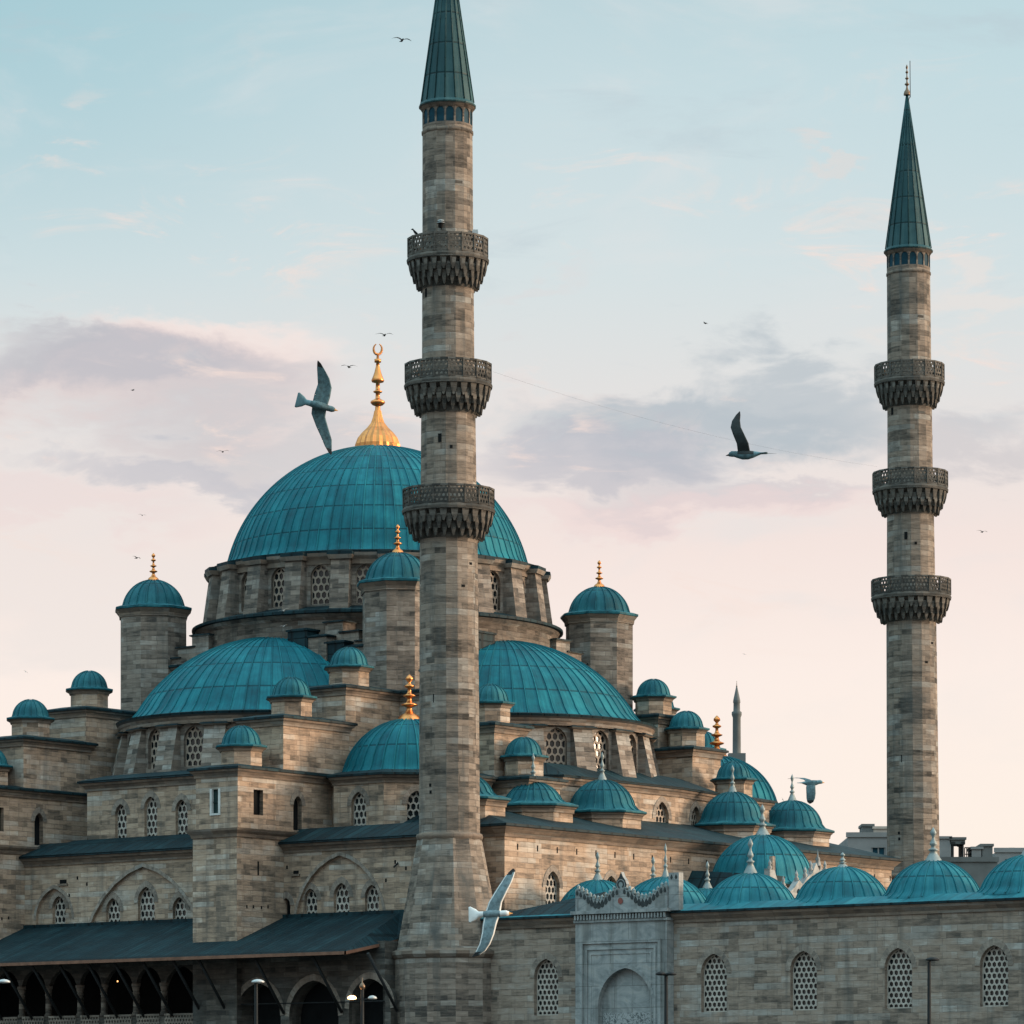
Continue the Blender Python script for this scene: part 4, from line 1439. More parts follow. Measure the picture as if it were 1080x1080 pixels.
        for ti, (f0, f1, za, zc) in enumerate(tiers):
            for i in range(NT_):
                a = 2 * PI * (i + (0.5 if ti % 2 else 0)) / NT_
                ro_ = ri + (ro - ri) * f1
                ri_ = ri + (ro - ri) * (f0 - 0.4)
                w = 2 * PI * ro_ / NT_ * 0.33
                ca, sa = math.cos(a), math.sin(a)
                def Q(r, x, z):
                    return (r * ca - x * sa, r * sa + x * ca, zb + z)
                top = [Q(ro_, -w, za), Q(ro_, w, za), Q(ri_, w, za), Q(ri_, -w, za)]
                md = [Q(ro_ - 0.05, -w * 0.75, za * 0.45 + zc * 0.55), Q(ro_ - 0.05, w * 0.75, za * 0.45 + zc * 0.55), Q(ri_, w * 0.75, za * 0.45 + zc * 0.55), Q(ri_, -w * 0.75, za * 0.45 + zc * 0.55)]
                rb_ = ro_ - (0.09 if ti else 0.12)
                bt = [Q(rb_, -w * 0.22, zc), Q(rb_, w * 0.22, zc), Q(rb_ - 0.10, w * 0.22, zc), Q(rb_ - 0.10, -w * 0.22, zc)]
                for X, Y in ((md, top), (bt, md)):
                    for e in range(4):
                        f = (e + 1) % 4
                        m.face([X[e], X[f], Y[f], Y[e]], None, 'stone_soot_shade')
                m.face(list(reversed(bt)), None, 'stone_soot_shade')
        bo = m.build('balcony', t, origin=O)
        # pierced parapet
        pm = MB('stone_soot_shade')
        pg = ngon(0, 0, ro, NB)
        for i in range(NB):
            p, q = Vector(pg[i]), Vector(pg[(i + 1) % NB])
            tt = (q - p).normalized()
            nn = Vector((tt.y, -tt.x))
            L = (q - p).length
            def PP(sx, z, y, p=p, tt=tt, nn=nn):
                w_ = p + tt * sx - nn * y
                return (w_.x, w_.y, z)
            hex_lattice(pm, [(0.05, zb + 0.08), (L - 0.05, zb + 0.08), (L - 0.05, zt - 0.09), (0.05, zt - 0.09)], 0.215, 'stone_soot_shade', 0.06, 0.42, 0.0, True, PP)
            # posts and rails
            for (x0, x1, z0, z1, pr__) in ((-0.045, 0.05, zb, zt, 0.03), (0.05, L - 0.05, zt - 0.10, zt - 0.003, 0.035), (0.05, L - 0.05, zb, zb + 0.09, 0.02)):
                f_ = [PP(x0, z0, -pr__), PP(x1, z0, -pr__), PP(x1, z1, -pr__), PP(x0, z1, -pr__)]
                k_ = [PP(x0, z0, 0.09), PP(x1, z0, 0.09), PP(x1, z1, 0.09), PP(x0, z1, 0.09)]
                pm.face(f_, None, 'stone_soot_shade')
                pm.face(list(reversed(k_)), None, 'stone_soot_shade')
                for e in range(4):
                    g_ = (e + 1) % 4
                    pm.face([f_[g_], f_[e], k_[e], k_[g_]], None, 'stone_soot_shade')
        pm.build('parapet', bo, origin=O)
    # lantern band with tiled blue niches
    lb = MB('stone_grey')
    lw = []
    pl = ngon(0, 0, 1.215, NS)
    for i in range(NS):
        p, q = pl[i], pl[(i + 1) % NS]
        L = math.hypot(q[0] - p[0], q[1] - p[1])
        facade(lb, lw, p, q, [(0, 48.6), (L, 48.6), (L, 49.6), (0, 49.6)], [win(L / 2, 48.7, 0.38, 0.74, 'blue', 0.05, 'arch', 0.6, ring=False)], mat='stone_grey')
    lb.lathe((0, 0, 0), [(1.2, 49.42), (1.27, 49.45), (1.36, 49.6), (1.40, 49.62)], 32, 'stone_grey')
    lbo = lb.build('lantern_band', t, origin=O)
    place_windows(lw, lbo, O, name='niche')
    cn = MB('lead_cone')
    H = 9.15
    prof = [(1.40, 49.6), (1.41, 49.70), (1.30, 49.84), (1.22, 50.4)] + [(1.22 * (1 - i / 10), 50.4 + (H - 0.8) * i / 10) for i in range(1, 10)] + [(0.05, 49.6 + H - 0.05), (0, 49.6 + H)]
    cn.lathe((0, 0, 0), prof, 16, 'lead_cone', False, uvw=16, uvh=6, phase=ph)
    for i in range(16):
        a = 2 * PI * i / 16 + ph
        cn.bar((1.31 * math.cos(a), 1.31 * math.sin(a), 49.84), (0.04 * math.cos(a), 0.04 * math.sin(a), 49.5 + H), 0.03, 'lead_cone', 4)
    co = cn.build('spire', t, origin=O)
    f = finial(co, Vector((0, 0, 49.5 + H)) - Vector(O), 1.75, 0.2, 'bronze')
    # lightning rod beside the finial
    lr = MB('iron')
    lr.bar((0.0, 0, 49.0 + H), (0.28, -0.1, 49.4 + H), 0.02, 'iron', 5)
    lr.bar((0.28, -0.1, 49.3 + H), (0.28, -0.1, 52.2 + H - 0.8), 0.022, 'iron', 5)
    lr.build('lightning_rod', co, origin=O)
    return t
mina = make_minaret()
x, y = uv2w(0, 0)
mina.location = (x + 0.10, y, GROUND)
mina.rotation_euler = (0, R(-0.22), ROT)
minb = copy_tree(mina)
V2 = 42.3
x, y = uv2w(0, V2)
minb.location = (x, y, GROUND)
minb.rotation_euler = (0, R(-0.55), ROT)
minb['label'] = 'farther stone minaret at the right with three balconies and a complete pointed lead spire'

# loudspeakers and a floodlight on the near minaret, top balcony
def on_minaret(px, py):
    return at(px, py, MY - 1.4)
mb = MB('lamp_grey')
p = on_minaret(501, 243)
mb.box(p.x - 0.14, p.x + 0.14, p.y + 0.8, p.y + 1.3, p.z - 0.25, p.z + 0.22, 'lamp_grey')
mb.bar((p.x - 0.1, p.y + 1.05, p.z - 0.4), (p.x - 0.6, p.y + 1.05, p.z - 0.4), 0.025, 'iron')
mb.bar((p.x, p.y + 1.05, p.z - 0.5), (p.x, p.y + 1.05, p.z - 0.2), 0.03, 'iron')
tag(mb.build('floodlight'), 'small pale box floodlight on the right of the near minaret above its top balcony', 'floodlight')
mb = MB('iron')
p = on_minaret(465, 236)
mb.lathe((p.x, p.y - 0.05, p.z), [(0.05, -0.22), (0.13, -0.18), (0.13, 0.02), (0.19, 0.02), (0.17, 0.12), (0.0, 0.16)], 12, 'iron')
mb.lathe((p.x, p.y - 0.05, p.z), [(0.19, 0.03), (0.15, 0.16), (0.0, 0.2)], 12, 'lamp_grey')
mb.bar((p.x, p.y - 0.05, p.z - 0.15), (p.x + 0.02, p.y + 0.3, p.z - 0.2), 0.03, 'iron')
tag(mb.build('lamp'), 'round dark lamp with white top fixed to the near minaret shaft above its top balcony', 'lamp')

# ================================================================== COURTYARD
cx0, cy0 = uv2w(18, 0)
CO = Vector((18, 0, GROUND))
court = thing('courtyard', 'long courtyard wall with pierced arched windows, marble portal and a row of low teal domes', 'courtyard', (cx0, cy0, GROUND), ROT)
def cpart(mb, name, parent=None):
    return mb.build(name, parent or court, origin=CO)
cw = MB('stone_court')
cwin = []
u0c, u1c = 2.0, 44.0
CT = 9.62
cops = []
for px in (576, 753, 847.5, 947.5, 1048.5):
    u = on_v(px, 0)
    w = 1.46
    cops.append(dict(win(u - u0c, 4.98, w, 2.72, rise=0.62, pitch=0.262, depth=0.3), bar=0.27, stretch=1.12))
cops.append(win(on_v(1048.5, 0) + 5.07 - u0c, 5.0, 1.3, 2.62, rise=0.72, pitch=0.245, depth=0.3))
facade(cw, cwin, (u0c, 0), (u1c, 0), [(0, GROUND), (u1c - u0c, GROUND), (u1c - u0c, CT), (0, CT)], cops)
cw.box(u0c, u1c, 0, 5.4, GROUND, CT, 'stone_court', sides='enw')
pc = rect(u0c, u1c, 0.0, 5.4)
cw.ring_sweep(pc, [(0.0, CT - 0.42, 'stone_trim'), (0.07, CT - 0.42, 'stone_trim'), (0.09, CT - 0.3, 'stone_trim'), (0.26, CT - 0.12, 'stone_trim'), (0.30, CT, 'soffit'), (0.38, CT + 0.02, 'lead_roof'), (0.38, CT + 0.12, 'lead_court'), (0.28, CT + 0.15, 'lead_court')])
cwo = cpart(cw, 'courtyard_wall')
place_windows(cwin, cwo, CO, 'lattice_pale')
# lead roof round the domes
rf = MB('lead_court')
a, b = offset_poly(pc, 0.28), offset_poly(pc, -0.75)
for i in range(4):
    j = (i + 1) % 4
    e = (Vector(a[j]) - Vector(a[i])).normalized()
    f = lambda q: (Vector(q) - Vector(a[0])).dot(e) / 0.8
    rf.face([(*a[i], CT + 0.15), (*a[j], CT + 0.15), (*b[j], CT + 0.5), (*b[i], CT + 0.5)], [(f(a[i]), 0.2), (f(a[j]), 0.2), (f(b[j]), 0.8), (f(b[i]), 0.8)], 'lead_court')
rf.cap(b, CT + 0.5, 'lead_court')
# hipped stretch between the minaret foot and the portal
rf.face([(2.2, -0.2, CT + 0.17), (7.9, -0.2, CT + 0.17), (7.9, 2.3, CT + 1.35), (5.2, 2.3, CT + 0.95)], [(0, .1), (8, .1), (8, 1.8), (4, 1.8)], 'lead_roof')
rf.face([(7.9, -0.2, CT + 0.17), (7.9, 5.0, CT + 0.17), (7.9, 2.3, CT + 1.35)], None, 'lead_roof')
rf.face([(2.2, 5.0, CT + 0.17), (5.2, 2.3, CT + 0.95), (7.9, 2.3, CT + 1.35), (7.9, 5.0, CT + 0.17)], None, 'lead_roof')
rf.face([(2.2, -0.2, CT + 0.17), (5.2, 2.3, CT + 0.95), (2.2, 5.0, CT + 0.17)], None, 'lead_roof')
cpart(rf, 'arcade_roof')
dme = None
def court_dome(u, v, z, rb, rise, fh=1.4, fr=0.36, nr=26, fmat='pale_finial'):
    d = MB()
    dome(d, (u, v, z), rb, rise, nr, 2.4, 'lead_court', 0.32, ribw=0.07, ribh=0.045, n=14)
    o = cpart(d, 'arcade_dome')
    if fh:
        finial(o, Vector((u, v, z + rise - 0.06)) - CO, fh, fr, fmat, style='slim')
    return o
for i, (u, fh, fr, dr_) in enumerate(((11.2, 1.7, 0.2, 0), (16.15, 1.75, 0.36, 0), (21.35, 0.75, 0.34, 0.1), (26.3, 1.6, 0.42, 0.2), (31.35, 1.6, 0.4, 0.25), (36.4, 1.5, 0.4, 0.25), (41.4, 1.5, 0.4, 0.25))):
    court_dome(u, 2.7, CT + 0.36 + dr_ * 0.5, 2.22, 1.58 + dr_ * 0.5, fh, fr)
# portico along the hall front, its middle bay raised
pf = MB('stone_court')
pf.box(UF + 0.05, 5.9, 5.45, 39.5, GROUND, 10.15, 'stone_court', top='lead_court')
pf.ring_sweep(ngon(3.2, 22.35, 2.75, 8), [(0, 10.0, 'stone_court'), (0, 12.1, 'stone_court'), (0.18, 12.25, 'lead_court'), (0.18, 12.36, 'lead_court'), (-0.2, 12.45, 'lead_court')])
pf.cap(ngon(3.2, 22.35, 2.6, 8), 12.44, 'lead_court')
# lean-to lead gable against the hall front
pf.face([(UF + 0.03, 17.6, 10.3), (5.6, 17.6, 10.3), (5.6, 19.7, 12.7), (UF + 0.03, 19.7, 13.1)], None, 'lead_roof')
pf.face([(5.6, 17.6, 10.3), (5.6, 27.0, 10.3), (5.6, 25.0, 12.5), (5.6, 19.7, 12.7)], None, 'lead_roof')
cpart(pf, 'portico')
court_dome(3.2, 22.35, 12.45, 2.72, 2.55, 1.7, 0.42, 28)
for v in (7.9, 12.6, 17.35, 27.2, 32.0, 36.8):
    court_dome(3.2, v, 10.2, 2.05, 1.75, 1.5, 0.3)

# ---- marble portal in the courtyard wall
pt = MB('marble')
pw = []
pu0, pu1 = on_v(607.5, -0.5), on_v(704, -0.5)
PW = pu1 - pu0
vp = -0.55
zc = hz(972, (pu0 + pu1) / 2, vp)      # cornice foot
pm_ = (pu0 + pu1) / 2
s1, s2 = on_v(631, vp) - pu0, on_v(688.5, vp) - pu0
ztop_arch = hz(1021, pm_, vp)
niche = dict(kind='arch', s=(s1 + s2) / 2, z=0.6, w=s2 - s1, h=ztop_arch - 0.6, depth=0.32, look=None, rise=0.57, sub=[], ring=True)
facade(pt, pw, (pu0, vp), (pu1, vp), [(0, GROUND), (PW, GROUND), (PW, zc), (0, zc)], [niche], mat='marble')
pt.face([(pu1, vp, GROUND), (pu1, 0.6, GROUND), (pu1, 0.6, zc), (pu1, vp, zc)], None, 'marble')
pt.face([(pu0, 0.6, GROUND), (pu0, vp, GROUND), (pu0, vp, zc), (pu0, 0.6, zc)], None, 'marble')
# nested rectangular mouldings
ztf = hz(991, pm_, vp)
for k, (ins, th, pr__) in enumerate(((0.32, 0.16, 0.07), (0.62, 0.12, 0.05), (0.88, 0.07, 0.03))):
    x0, x1, z1 = pu0 + ins, pu1 - ins, ztf - (ins - 0.32) * 1.1
    pt.box(x0, x0 + th, vp - pr__, vp, GROUND, z1, 'marble')
    pt.box(x1 - th, x1, vp - pr__, vp, GROUND, z1, 'marble')
    pt.box(x0 + th, x1 - th, vp - pr__, vp, z1 - th, z1, 'marble')
# carved inscription band in the niche, partly below the frame
zi = hz(1068, pm_, vp)
pt.box(pu0 + s1 + 0.1, pu0 + s2 - 0.1, vp + 0.26, vp + 0.312, zi - 1.0, zi, 'carved_marble')
# dentil cornice
zk = hz(958, pm_, vp)
pt.box(pu0 - 0.06, pu1 + 0.06, vp - 0.08, 0.7, zc, zc + 0.12, 'marble')
n = 30
for i in range(n):
    x = pu0 - 0.02 + (PW + 0.04) * (i + 0.5) / n
    pt.box(x - 0.045, x + 0.045, vp - 0.14, vp - 0.02, zc + 0.125, zc + 0.36, 'marble')
pt.box(pu0 - 0.02, pu1 + 0.02, vp - 0.02, 0.68, zc + 0.121, zc + 0.40, 'crest_dark')
pt.box(pu0 - 0.16, pu1 + 0.16, vp - 0.2, 0.72, zc + 0.402, zc + 0.56, 'marble')
pto = cpart(pt, 'portal')
# crest: a wavy parapet with carved drops
cr = MB('marble')
zb = zc + 0.565
zt_lo, zt_hi = hz(949, pm_, vp), hz(936, pm_, vp)
def crest_z(x):
    f = x / PW
    # ends and middle high, two valleys
    return zt_lo + (zt_hi - zt_lo) * (0.5 + 0.5 * math.cos(4 * PI * f)) * (0.96 + 0.04 * math.cos(f * 60))
NX = 48
xs = [PW * i / NX for i in range(NX + 1)]
for i in range(NX):
    xa, xb = xs[i], xs[i + 1]
    za, zb_ = crest_z(xa), crest_z(xb)
    cr.face([(pu0 + xa, vp, zb), (pu0 + xb, vp, zb), (pu0 + xb, vp, zb_), (pu0 + xa, vp, za)], None, 'marble')
    cr.face([(pu0 + xb, vp + 0.4, zb), (pu0 + xa, vp + 0.4, zb), (pu0 + xa, vp + 0.4, za), (pu0 + xb, vp + 0.4, zb_)], None, 'marble')
    cr.face([(pu0 + xa, vp, za), (pu0 + xb, vp, zb_), (pu0 + xb, vp + 0.4, zb_), (pu0 + xa, vp + 0.4, za)], None, 'crest_dark')
cr.face([(pu0, vp + 0.4, zb), (pu0, vp, zb), (pu0, vp, crest_z(0)), (pu0, vp + 0.4, crest_z(0))], None, 'marble')
cr.face([(pu0 + PW, vp, zb), (pu0 + PW, vp + 0.4, zb), (pu0 + PW, vp + 0.4, crest_z(PW)), (pu0 + PW, vp, crest_z(PW))], None, 'marble')
# drop-shaped carvings hanging below the wavy edge, and scrolls standing on it
for i in range(25):
    x = PW * (i + 0.5) / 25
    f = (x / PW) * 4 * PI
    big_ = 1.0 + 0.55 * (0.5 - 0.5 * math.cos(f))
    z = crest_z(x) - 0.03
    if abs(x - PW / 2) < 0.12:
        continue
    lean = 0.10 * math.sin(f)
    c = [(0.0, 0.02), (0.045, -0.05), (0.075, -0.13), (0.06, -0.2), (0.0, -0.235), (-0.06, -0.2), (-0.075, -0.13), (-0.045, -0.05)]
    q = [(pu0 + x + cxx * big_ * 0.95 + lean * czz * -1.2, vp - 0.03, z + czz * big_) for cxx, czz in c]
    cr.face(list(q), None, 'crest_dark')
    for e in range(len(q)):
        g_ = (e + 1) % len(q)
        cr.face([q[g_], q[e], (q[e][0], vp, q[e][2]), (q[g_][0], vp, q[g_][2])], None, 'crest_dark')
for i in range(23):
    x = PW * (i + 0.5) / 23
    z = crest_z(x)
    cr.lathe((pu0 + x, vp + 0.1, z - 0.02), [(0.10, 0), (0.12, 0.06), (0.07, 0.13), (0.10, 0.18), (0.0, 0.30)], 6, 'pale_finial')
# porphyry roundel
zz = hz(949, pm_, vp)
for i in range(20):
    a0_, a1_ = 2 * PI * i / 20, 2 * PI * (i + 1) / 20
    cr.face([(pm_, vp - 0.035, zz - 0.05), (pm_ + 0.15 * math.cos(a0_), vp - 0.03, zz - 0.05 + 0.15 * math.sin(a0_)), (pm_ + 0.15 * math.cos(a1_), vp - 0.03, zz - 0.05 + 0.15 * math.sin(a1_))], None, 'porphyry')
cro = cpart(cr, 'crest', pto)
# leaf-shaped central ornament with a ring
orn = MB('crest_dark')
zo = hz(940, pm_, vp)
lf = [(-0.16, -0.04), (0.16, -0.04), (0.27, 0.12), (0.33, 0.32), (0.25, 0.52), (0.12, 0.68), (0.0, 0.92), (-0.12, 0.68), (-0.25, 0.52), (-0.33, 0.32), (-0.27, 0.12)]
F_ = [(pm_ + a_, vp + 0.02, zo + b_) for a_, b_ in lf]
K_ = [(pm_ + a_, vp + 0.24, zo + b_) for a_, b_ in lf]
orn.face(F_, None, 'crest_dark')
orn.face(list(reversed(K_)), None, 'crest_dark')
for e in range(len(lf)):
    g_ = (e + 1) % len(lf)
    orn.face([F_[g_], F_[e], K_[e], K_[g_]], None, 'marble')
for i in range(16):
    a0_, a1_ = 2 * PI * i / 16, 2 * PI * (i + 1) / 16
    for (ra, rb_, mt) in ((0.0, 0.12, 'pale_finial'), (0.21, 0.26, 'marble')):
        q = [(pm_ + ra * math.cos(a0_), vp - 0.005, zo + 0.32 + ra * math.sin(a0_)), (pm_ + rb_ * math.cos(a0_), vp - 0.005, zo + 0.32 + rb_ * math.sin(a0_)),
             (pm_ + rb_ * math.cos(a1_), vp - 0.005, zo + 0.32 + rb_ * math.sin(a1_)), (pm_ + ra * math.cos(a1_), vp - 0.005, zo + 0.32 + ra * math.sin(a1_))]
        orn.face(q if ra else q[1:3] + [q[0]], None, mt)
cpart(orn, 'crest_ornament', pto)
# pale pier at the right end of the crest
pe = MB('marble')
xa = pu1 + 0.02
pe.box(xa, xa + 0.6, vp + 0.1, vp + 0.45, CT + 0.15, hz(921, pu1, 0), 'marble')
for i in range(2):
    c = [(0.0, 0.02), (0.05, -0.06), (0.08, -0.15), (0.0, -0.24), (-0.08, -0.15), (-0.05, -0.06)]
    x = xa + 0.18 + i * 0.26
    pe.face([(x + a_, vp + 0.09, hz(923, pu1, 0) + b_) for a_, b_ in c], None, 'crest_dark')
cpart(pe, 'end_pier', pto)

# lacy marble gable standing in the courtyard behind the wall
gm = MB('marble')
gu, gv0 = 9.0, 18.2
def gpt(px, py, v_off=0.0):
    v = on_u(px, gu)
    return (gu, v, hz(py, gu, v))
outl = [(812, 948), (874, 948), (876, 928), (871, 917), (866, 922), (861, 910), (857, 921), (851, 926), (847, 933), (843, 928), (838, 936), (833, 941), (829, 934), (825, 938), (820, 928), (817, 918), (812, 916)]
F_ = [Vector(gpt(*q)) for q in outl]
K_ = [p + Vector((-0.35, 0, 0)) for p in F_]
tri = tessellate_polygon([[Vector((p.y, p.z, 0)) for p in F_]])
for t_ in tri:
    A_, B_, C_ = [F_[i] for i in t_]
    if (B_ - A_).cross(C_ - A_).x < 0:
        B_, C_ = C_, B_
    gm.face([A_, B_, C_], None, 'marble')
    gm.face([C_ + Vector((-0.35, 0, 0)), B_ + Vector((-0.35, 0, 0)), A_ + Vector((-0.35, 0, 0))], None, 'marble')
for e in range(len(F_)):
    g_ = (e + 1) % len(F_)
    gm.face([F_[g_], F_[e], K_[e], K_[g_]], None, 'marble')
for (px, py) in ((826, 944), (833, 945), (842, 940), (850, 936), (857, 929), (866, 932), (818, 935)):
    p = Vector(gpt(px, py))
    gm.lathe((p.x + 0.02, p.y, p.z - 0.1), [(0.0, -0.1), (0.08, -0.02), (0.11, 0.1), (0.06, 0.2), (0.0, 0.24)], 8, 'crest_dark')
for (px, py) in ((815, 912), (829, 930), (843, 924), (852, 920), (858, 914), (867, 912), (873, 914)):
    p = Vector(gpt(px, py))
    gm.lathe((p.x - 0.17, p.y, p.z - 0.35), [(0.13, 0), (0.09, 0.12), (0.14, 0.22), (0.06, 0.34), (0.10, 0.42), (0.0, 0.68)], 7, 'marble')
p = Vector(gpt(865, 905))
gm.lathe((p.x - 0.15, p.y, p.z - 0.4), [(0.2, 0), (0.1, 0.25), (0.14, 0.35), (0.05, 0.5), (0, 0.9)], 8, 'marble')
p = Vector(gpt(817, 905))
gm.box(p.x - 0.24, p.x - 0.04, p.y - 0.12, p.y + 0.12, 9.0, p.z + 0.1, 'stone_pale')
gm.box(gu - 0.4, gu - 0.05, gv0 - 0.5, gv0 + 7.5, GROUND, hz(946, gu, 21), 'marble')
cpart(gm, 'inner_gable')

# ================================================================== FAR THINGS
def far_minaret():
    Y = 330.0
    b = at(777, 800, Y)
    t = thing('distant_minaret', 'small distant grey minaret standing beyond the right hand domes', 'minaret', (b.x, b.y, GROUND))
    k = Y / FPX
    m = MB('concrete_dark')
    zz_ = lambda py: (HOR - py) * k - GROUND
    m.box(-9 * k, 9 * k, -9 * k, 9 * k, 0, zz_(795), 'concrete_dark')
    m.lathe((0, 0, 0), [(4.4 * k, zz_(797)), (4.2 * k, zz_(757)), (5.3 * k, zz_(754)), (5.3 * k, zz_(751)), (3.6 * k, zz_(750)), (3.4 * k, zz_(742)), (3.9 * k, zz_(741)), (3.7 * k, zz_(739))], 12, 'concrete_dark')
    m.build('shaft', t)
    s = MB('lead_roof')
    s.lathe((0, 0, 0), [(3.8 * k, zz_(739)), (0.6 * k, zz_(724)), (0, zz_(722.5))], 12, 'concrete_dark')
    so_ = s.build('spire', t)
    finial(so_, (0, 0, zz_(724)), 6 * k, 0.9 * k, 'bronze')
far_minaret()

def house(name, label, px0, px1, ytop, Y, dep, mat, wins_=(), extras=()):
    k = Y / FPX
    x0, x1 = (px0 - 540) * k, (px1 - 540) * k
    zt = (HOR - ytop) * k
    t = thing(name, label, 'building', ((x0 + x1) / 2, Y, GROUND))
    hw = (x1 - x0) / 2
    m = MB(mat)
    ww = []
    ops = []
    for (a0_, a1_, y0_, y1_) in wins_:
        xa, xb = (a0_ - 540) * k - x0, (a1_ - 540) * k - x0
        za, zb_ = (HOR - y1_) * k, (HOR - y0_) * k
        ops.append(win((xa + xb) / 2, za - GROUND, xb - xa, zb_ - za, 'house', 0.15, 'rect', ring=False))
    H = zt - GROUND
    facade(m, ww, (-hw, 0), (hw, 0), [(0, 0), (2 * hw, 0), (2 * hw, H), (0, H)], ops, mat=mat)
    m.box(-hw, hw, 0, dep, 0, H, mat, sides='enwt')
    m.box(-hw - 0.1, hw + 0.1, -0.1, 0.25, H + 0.004, H + 0.35, mat)
    wo = m.build('wall', t)
    for (p, ang_, o) in ww:
        w = MB('glass')
        w.face([(-o['w'] / 2, -0.01, 0), (o['w'] / 2, -0.01, 0), (o['w'] / 2, -0.01, o['h']), (-o['w'] / 2, -0.01, o['h'])], None, 'blue_tile')
        for xx in (-o['w'] / 2, -0.05, o['w'] / 2 - 0.1):
            w.box(xx, xx + 0.1, -0.08, -0.02, 0, o['h'], 'concrete')
        w.build('window', wo, p, ang_)
    for (nm, a0_, a1_, y0_, y1_, mt) in extras:
        e = MB(mt)
        xa, xb = (a0_ - (px0 + px1) / 2) * k, (a1_ - (px0 + px1) / 2) * k
        za, zb_ = (HOR - y1_) * k - GROUND, (HOR - y0_) * k - GROUND
        if nm == 'water_tank':
            e.lathe(((xa + xb) / 2, 2.0, za), [((xb - xa) / 2, 0), ((xb - xa) / 2, (zb_ - za) * 0.8), ((xb - xa) * 0.3, (zb_ - za)), (0, zb_ - za)], 14, mt)
        elif nm == 'railing':
            for i in range(5):
                xx = xa + (xb - xa) * i / 4
                e.bar((xx, 1, za), (xx, 1, zb_), 0.04, mt, 5)
            for zq in (za * 0.5 + zb_ * 0.5, zb_):
                e.bar((xa, 1, zq), (xb, 1, zq), 0.04, mt, 5)
        else:
            e.box(xa, xb, 0.6, 3.2, za, zb_, mt)
            e.box(xa - 0.08, xb + 0.08, 0.5, 3.3, zb_, zb_ + 0.18, mt)
        e.build(nm, t)
    return t
house('apartment_building', 'grey flat roofed building left of the far minaret with rooftop tanks', 894, 948, 883, 292, 12, 'concrete', [(919, 934, 894, 904)],
      [('water_tank', 899, 908, 878, 884, 'plaster'), ('chimney', 910.5, 922, 871, 883, 'concrete_dark'), ('water_tank', 908, 915, 879, 884, 'plaster'), ('rooftop_screen', 922, 941, 873.5, 883, 'plaster')])
house('apartment_building', 'grey building right of the far minaret with a roof canopy and stair hut', 985, 1052, 909, 290, 12, 'concrete_dark', [],
      [('stair_hut', 985, 1004, 884, 909, 'concrete'), ('canopy', 1003, 1019, 885, 889.5, 'concrete_dark'), ('canopy_post', 1016, 1017.5, 890, 909, 'iron'), ('canopy_post', 1005, 1007, 890, 909, 'iron'), ('rooftop_unit', 1026, 1037, 895, 909, 'concrete'), ('chimney', 1036, 1048, 892, 909, 'concrete_dark'), ('railing', 1019, 1028, 893, 907, 'iron')])
house('apartment_building', 'pale low building at the right edge behind the arcade domes, with a chimney', 1050, 1110, 899, 310, 12, 'concrete', [(1060, 1066, 906, 914), (1074, 1080, 905, 913)],
      [('chimney', 1066, 1070, 896, 901, 'concrete_dark'), ('water_tank', 1055, 1060, 893, 899, 'plaster')])

# ================================================================== STREET LAMPS
def pole(mb, x, y, ztop, r=0.088):
    mb.lathe((0, 0, 0), [(r * 1.9, 0), (r * 1.9, 0.5), (r * 1.25, 0.6), (r * 1.1, 2.5), (r * 0.8, ztop)], 12, 'iron')
def lamp(px, py, Y, label, heads, ball=False):
    p = at(px, py, Y)
    t = thing('street_lamp', label, 'street lamp', (p.x, p.y, GROUND), group='street lamps before the mosque')
    H = p.z - GROUND
    m = MB('iron')
    pole(m, 0, 0, H)
    po_ = m.build('pole', t)
    for (dx, dz, L, lit, mt) in heads:
        h = MB(mt)
        sgn = 1 if dx > 0 else -1
        n_ = 10
        secs = []
        for i in range(n_ + 1):
            f = i / n_
            x = dx + (f - 0.5) * L
            w = 0.24 * math.sin(PI * min(1, 0.08 + f * 0.86)) ** 0.5
            hh = 0.13 * math.sin(PI * min(1, 0.06 + f * 0.88)) ** 0.6
            secs.append([(x, w * math.cos(a * PI / 5), dz + (hh * math.sin(a * PI / 5) if a <= 5 else 0.35 * hh * math.sin(a * PI / 5))) for a in range(10)])
        for i in range(n_):
            for a_ in range(10):
                b_ = (a_ + 1) % 10
                low = a_ >= 5
                h.face([secs[i][a_], secs[i + 1][a_], secs[i + 1][b_], secs[i][b_]], None, ('lamp_glow' if lit else mt) if low else ('lamp_glow' if lit else mt), True)
        h.face(secs[0], None, mt)
        h.face(list(reversed(secs[-1])), None, mt)
        ho = h.build('lamp_head', t)
        if abs(dx) > 0.12:
            a = MB('iron')
            a.bar((0, 0, dz - 0.05), (dx, 0, dz), 0.025, 'iron')
            a.build('arm', t)
    if ball:
        b_ = MB('bulb_glow')
        b_.lathe((0, 0, H), [(0.05, 0), (0.11, 0.06), (0.13, 0.15), (0.08, 0.25), (0.03, 0.3), (0.02, 0.5), (0, 0.52)], 12, 'bronze')
        b_.build('ball_finial', t)
    return t
lamp(702.5, 1029, 172, 'dark street lamp with two short flat heads before the marble portal', [(-0.22, 6.04 + 2.0 + 0.05, 0.44, False, 'iron'), (0.22, 6.04 + 2.0 + 0.05, 0.44, False, 'iron')])
lamp(980, 1014, 172, 'single headed dark street lamp before the courtyard wall between two windows', [(0.14, 6.64 + 2.0 + 0.06, 0.56, False, 'iron')])
lamp(382, 1044, 168, 'street lamp with one lit head and a gold ball before the gallery arches', [(-0.42, 5.31 + 2.0 - 0.35, 0.36, True, 'lamp_grey'), (0.42, 5.31 + 2.0 - 0.35, 0.36, False, 'lamp_grey')], True)
lamp(270, 1036, 168, 'unlit street lamp with one pale drooping head before the leftmost deep arch', [(0.08, 5.63 + 2.0, 0.52, False, 'lamp_grey')])
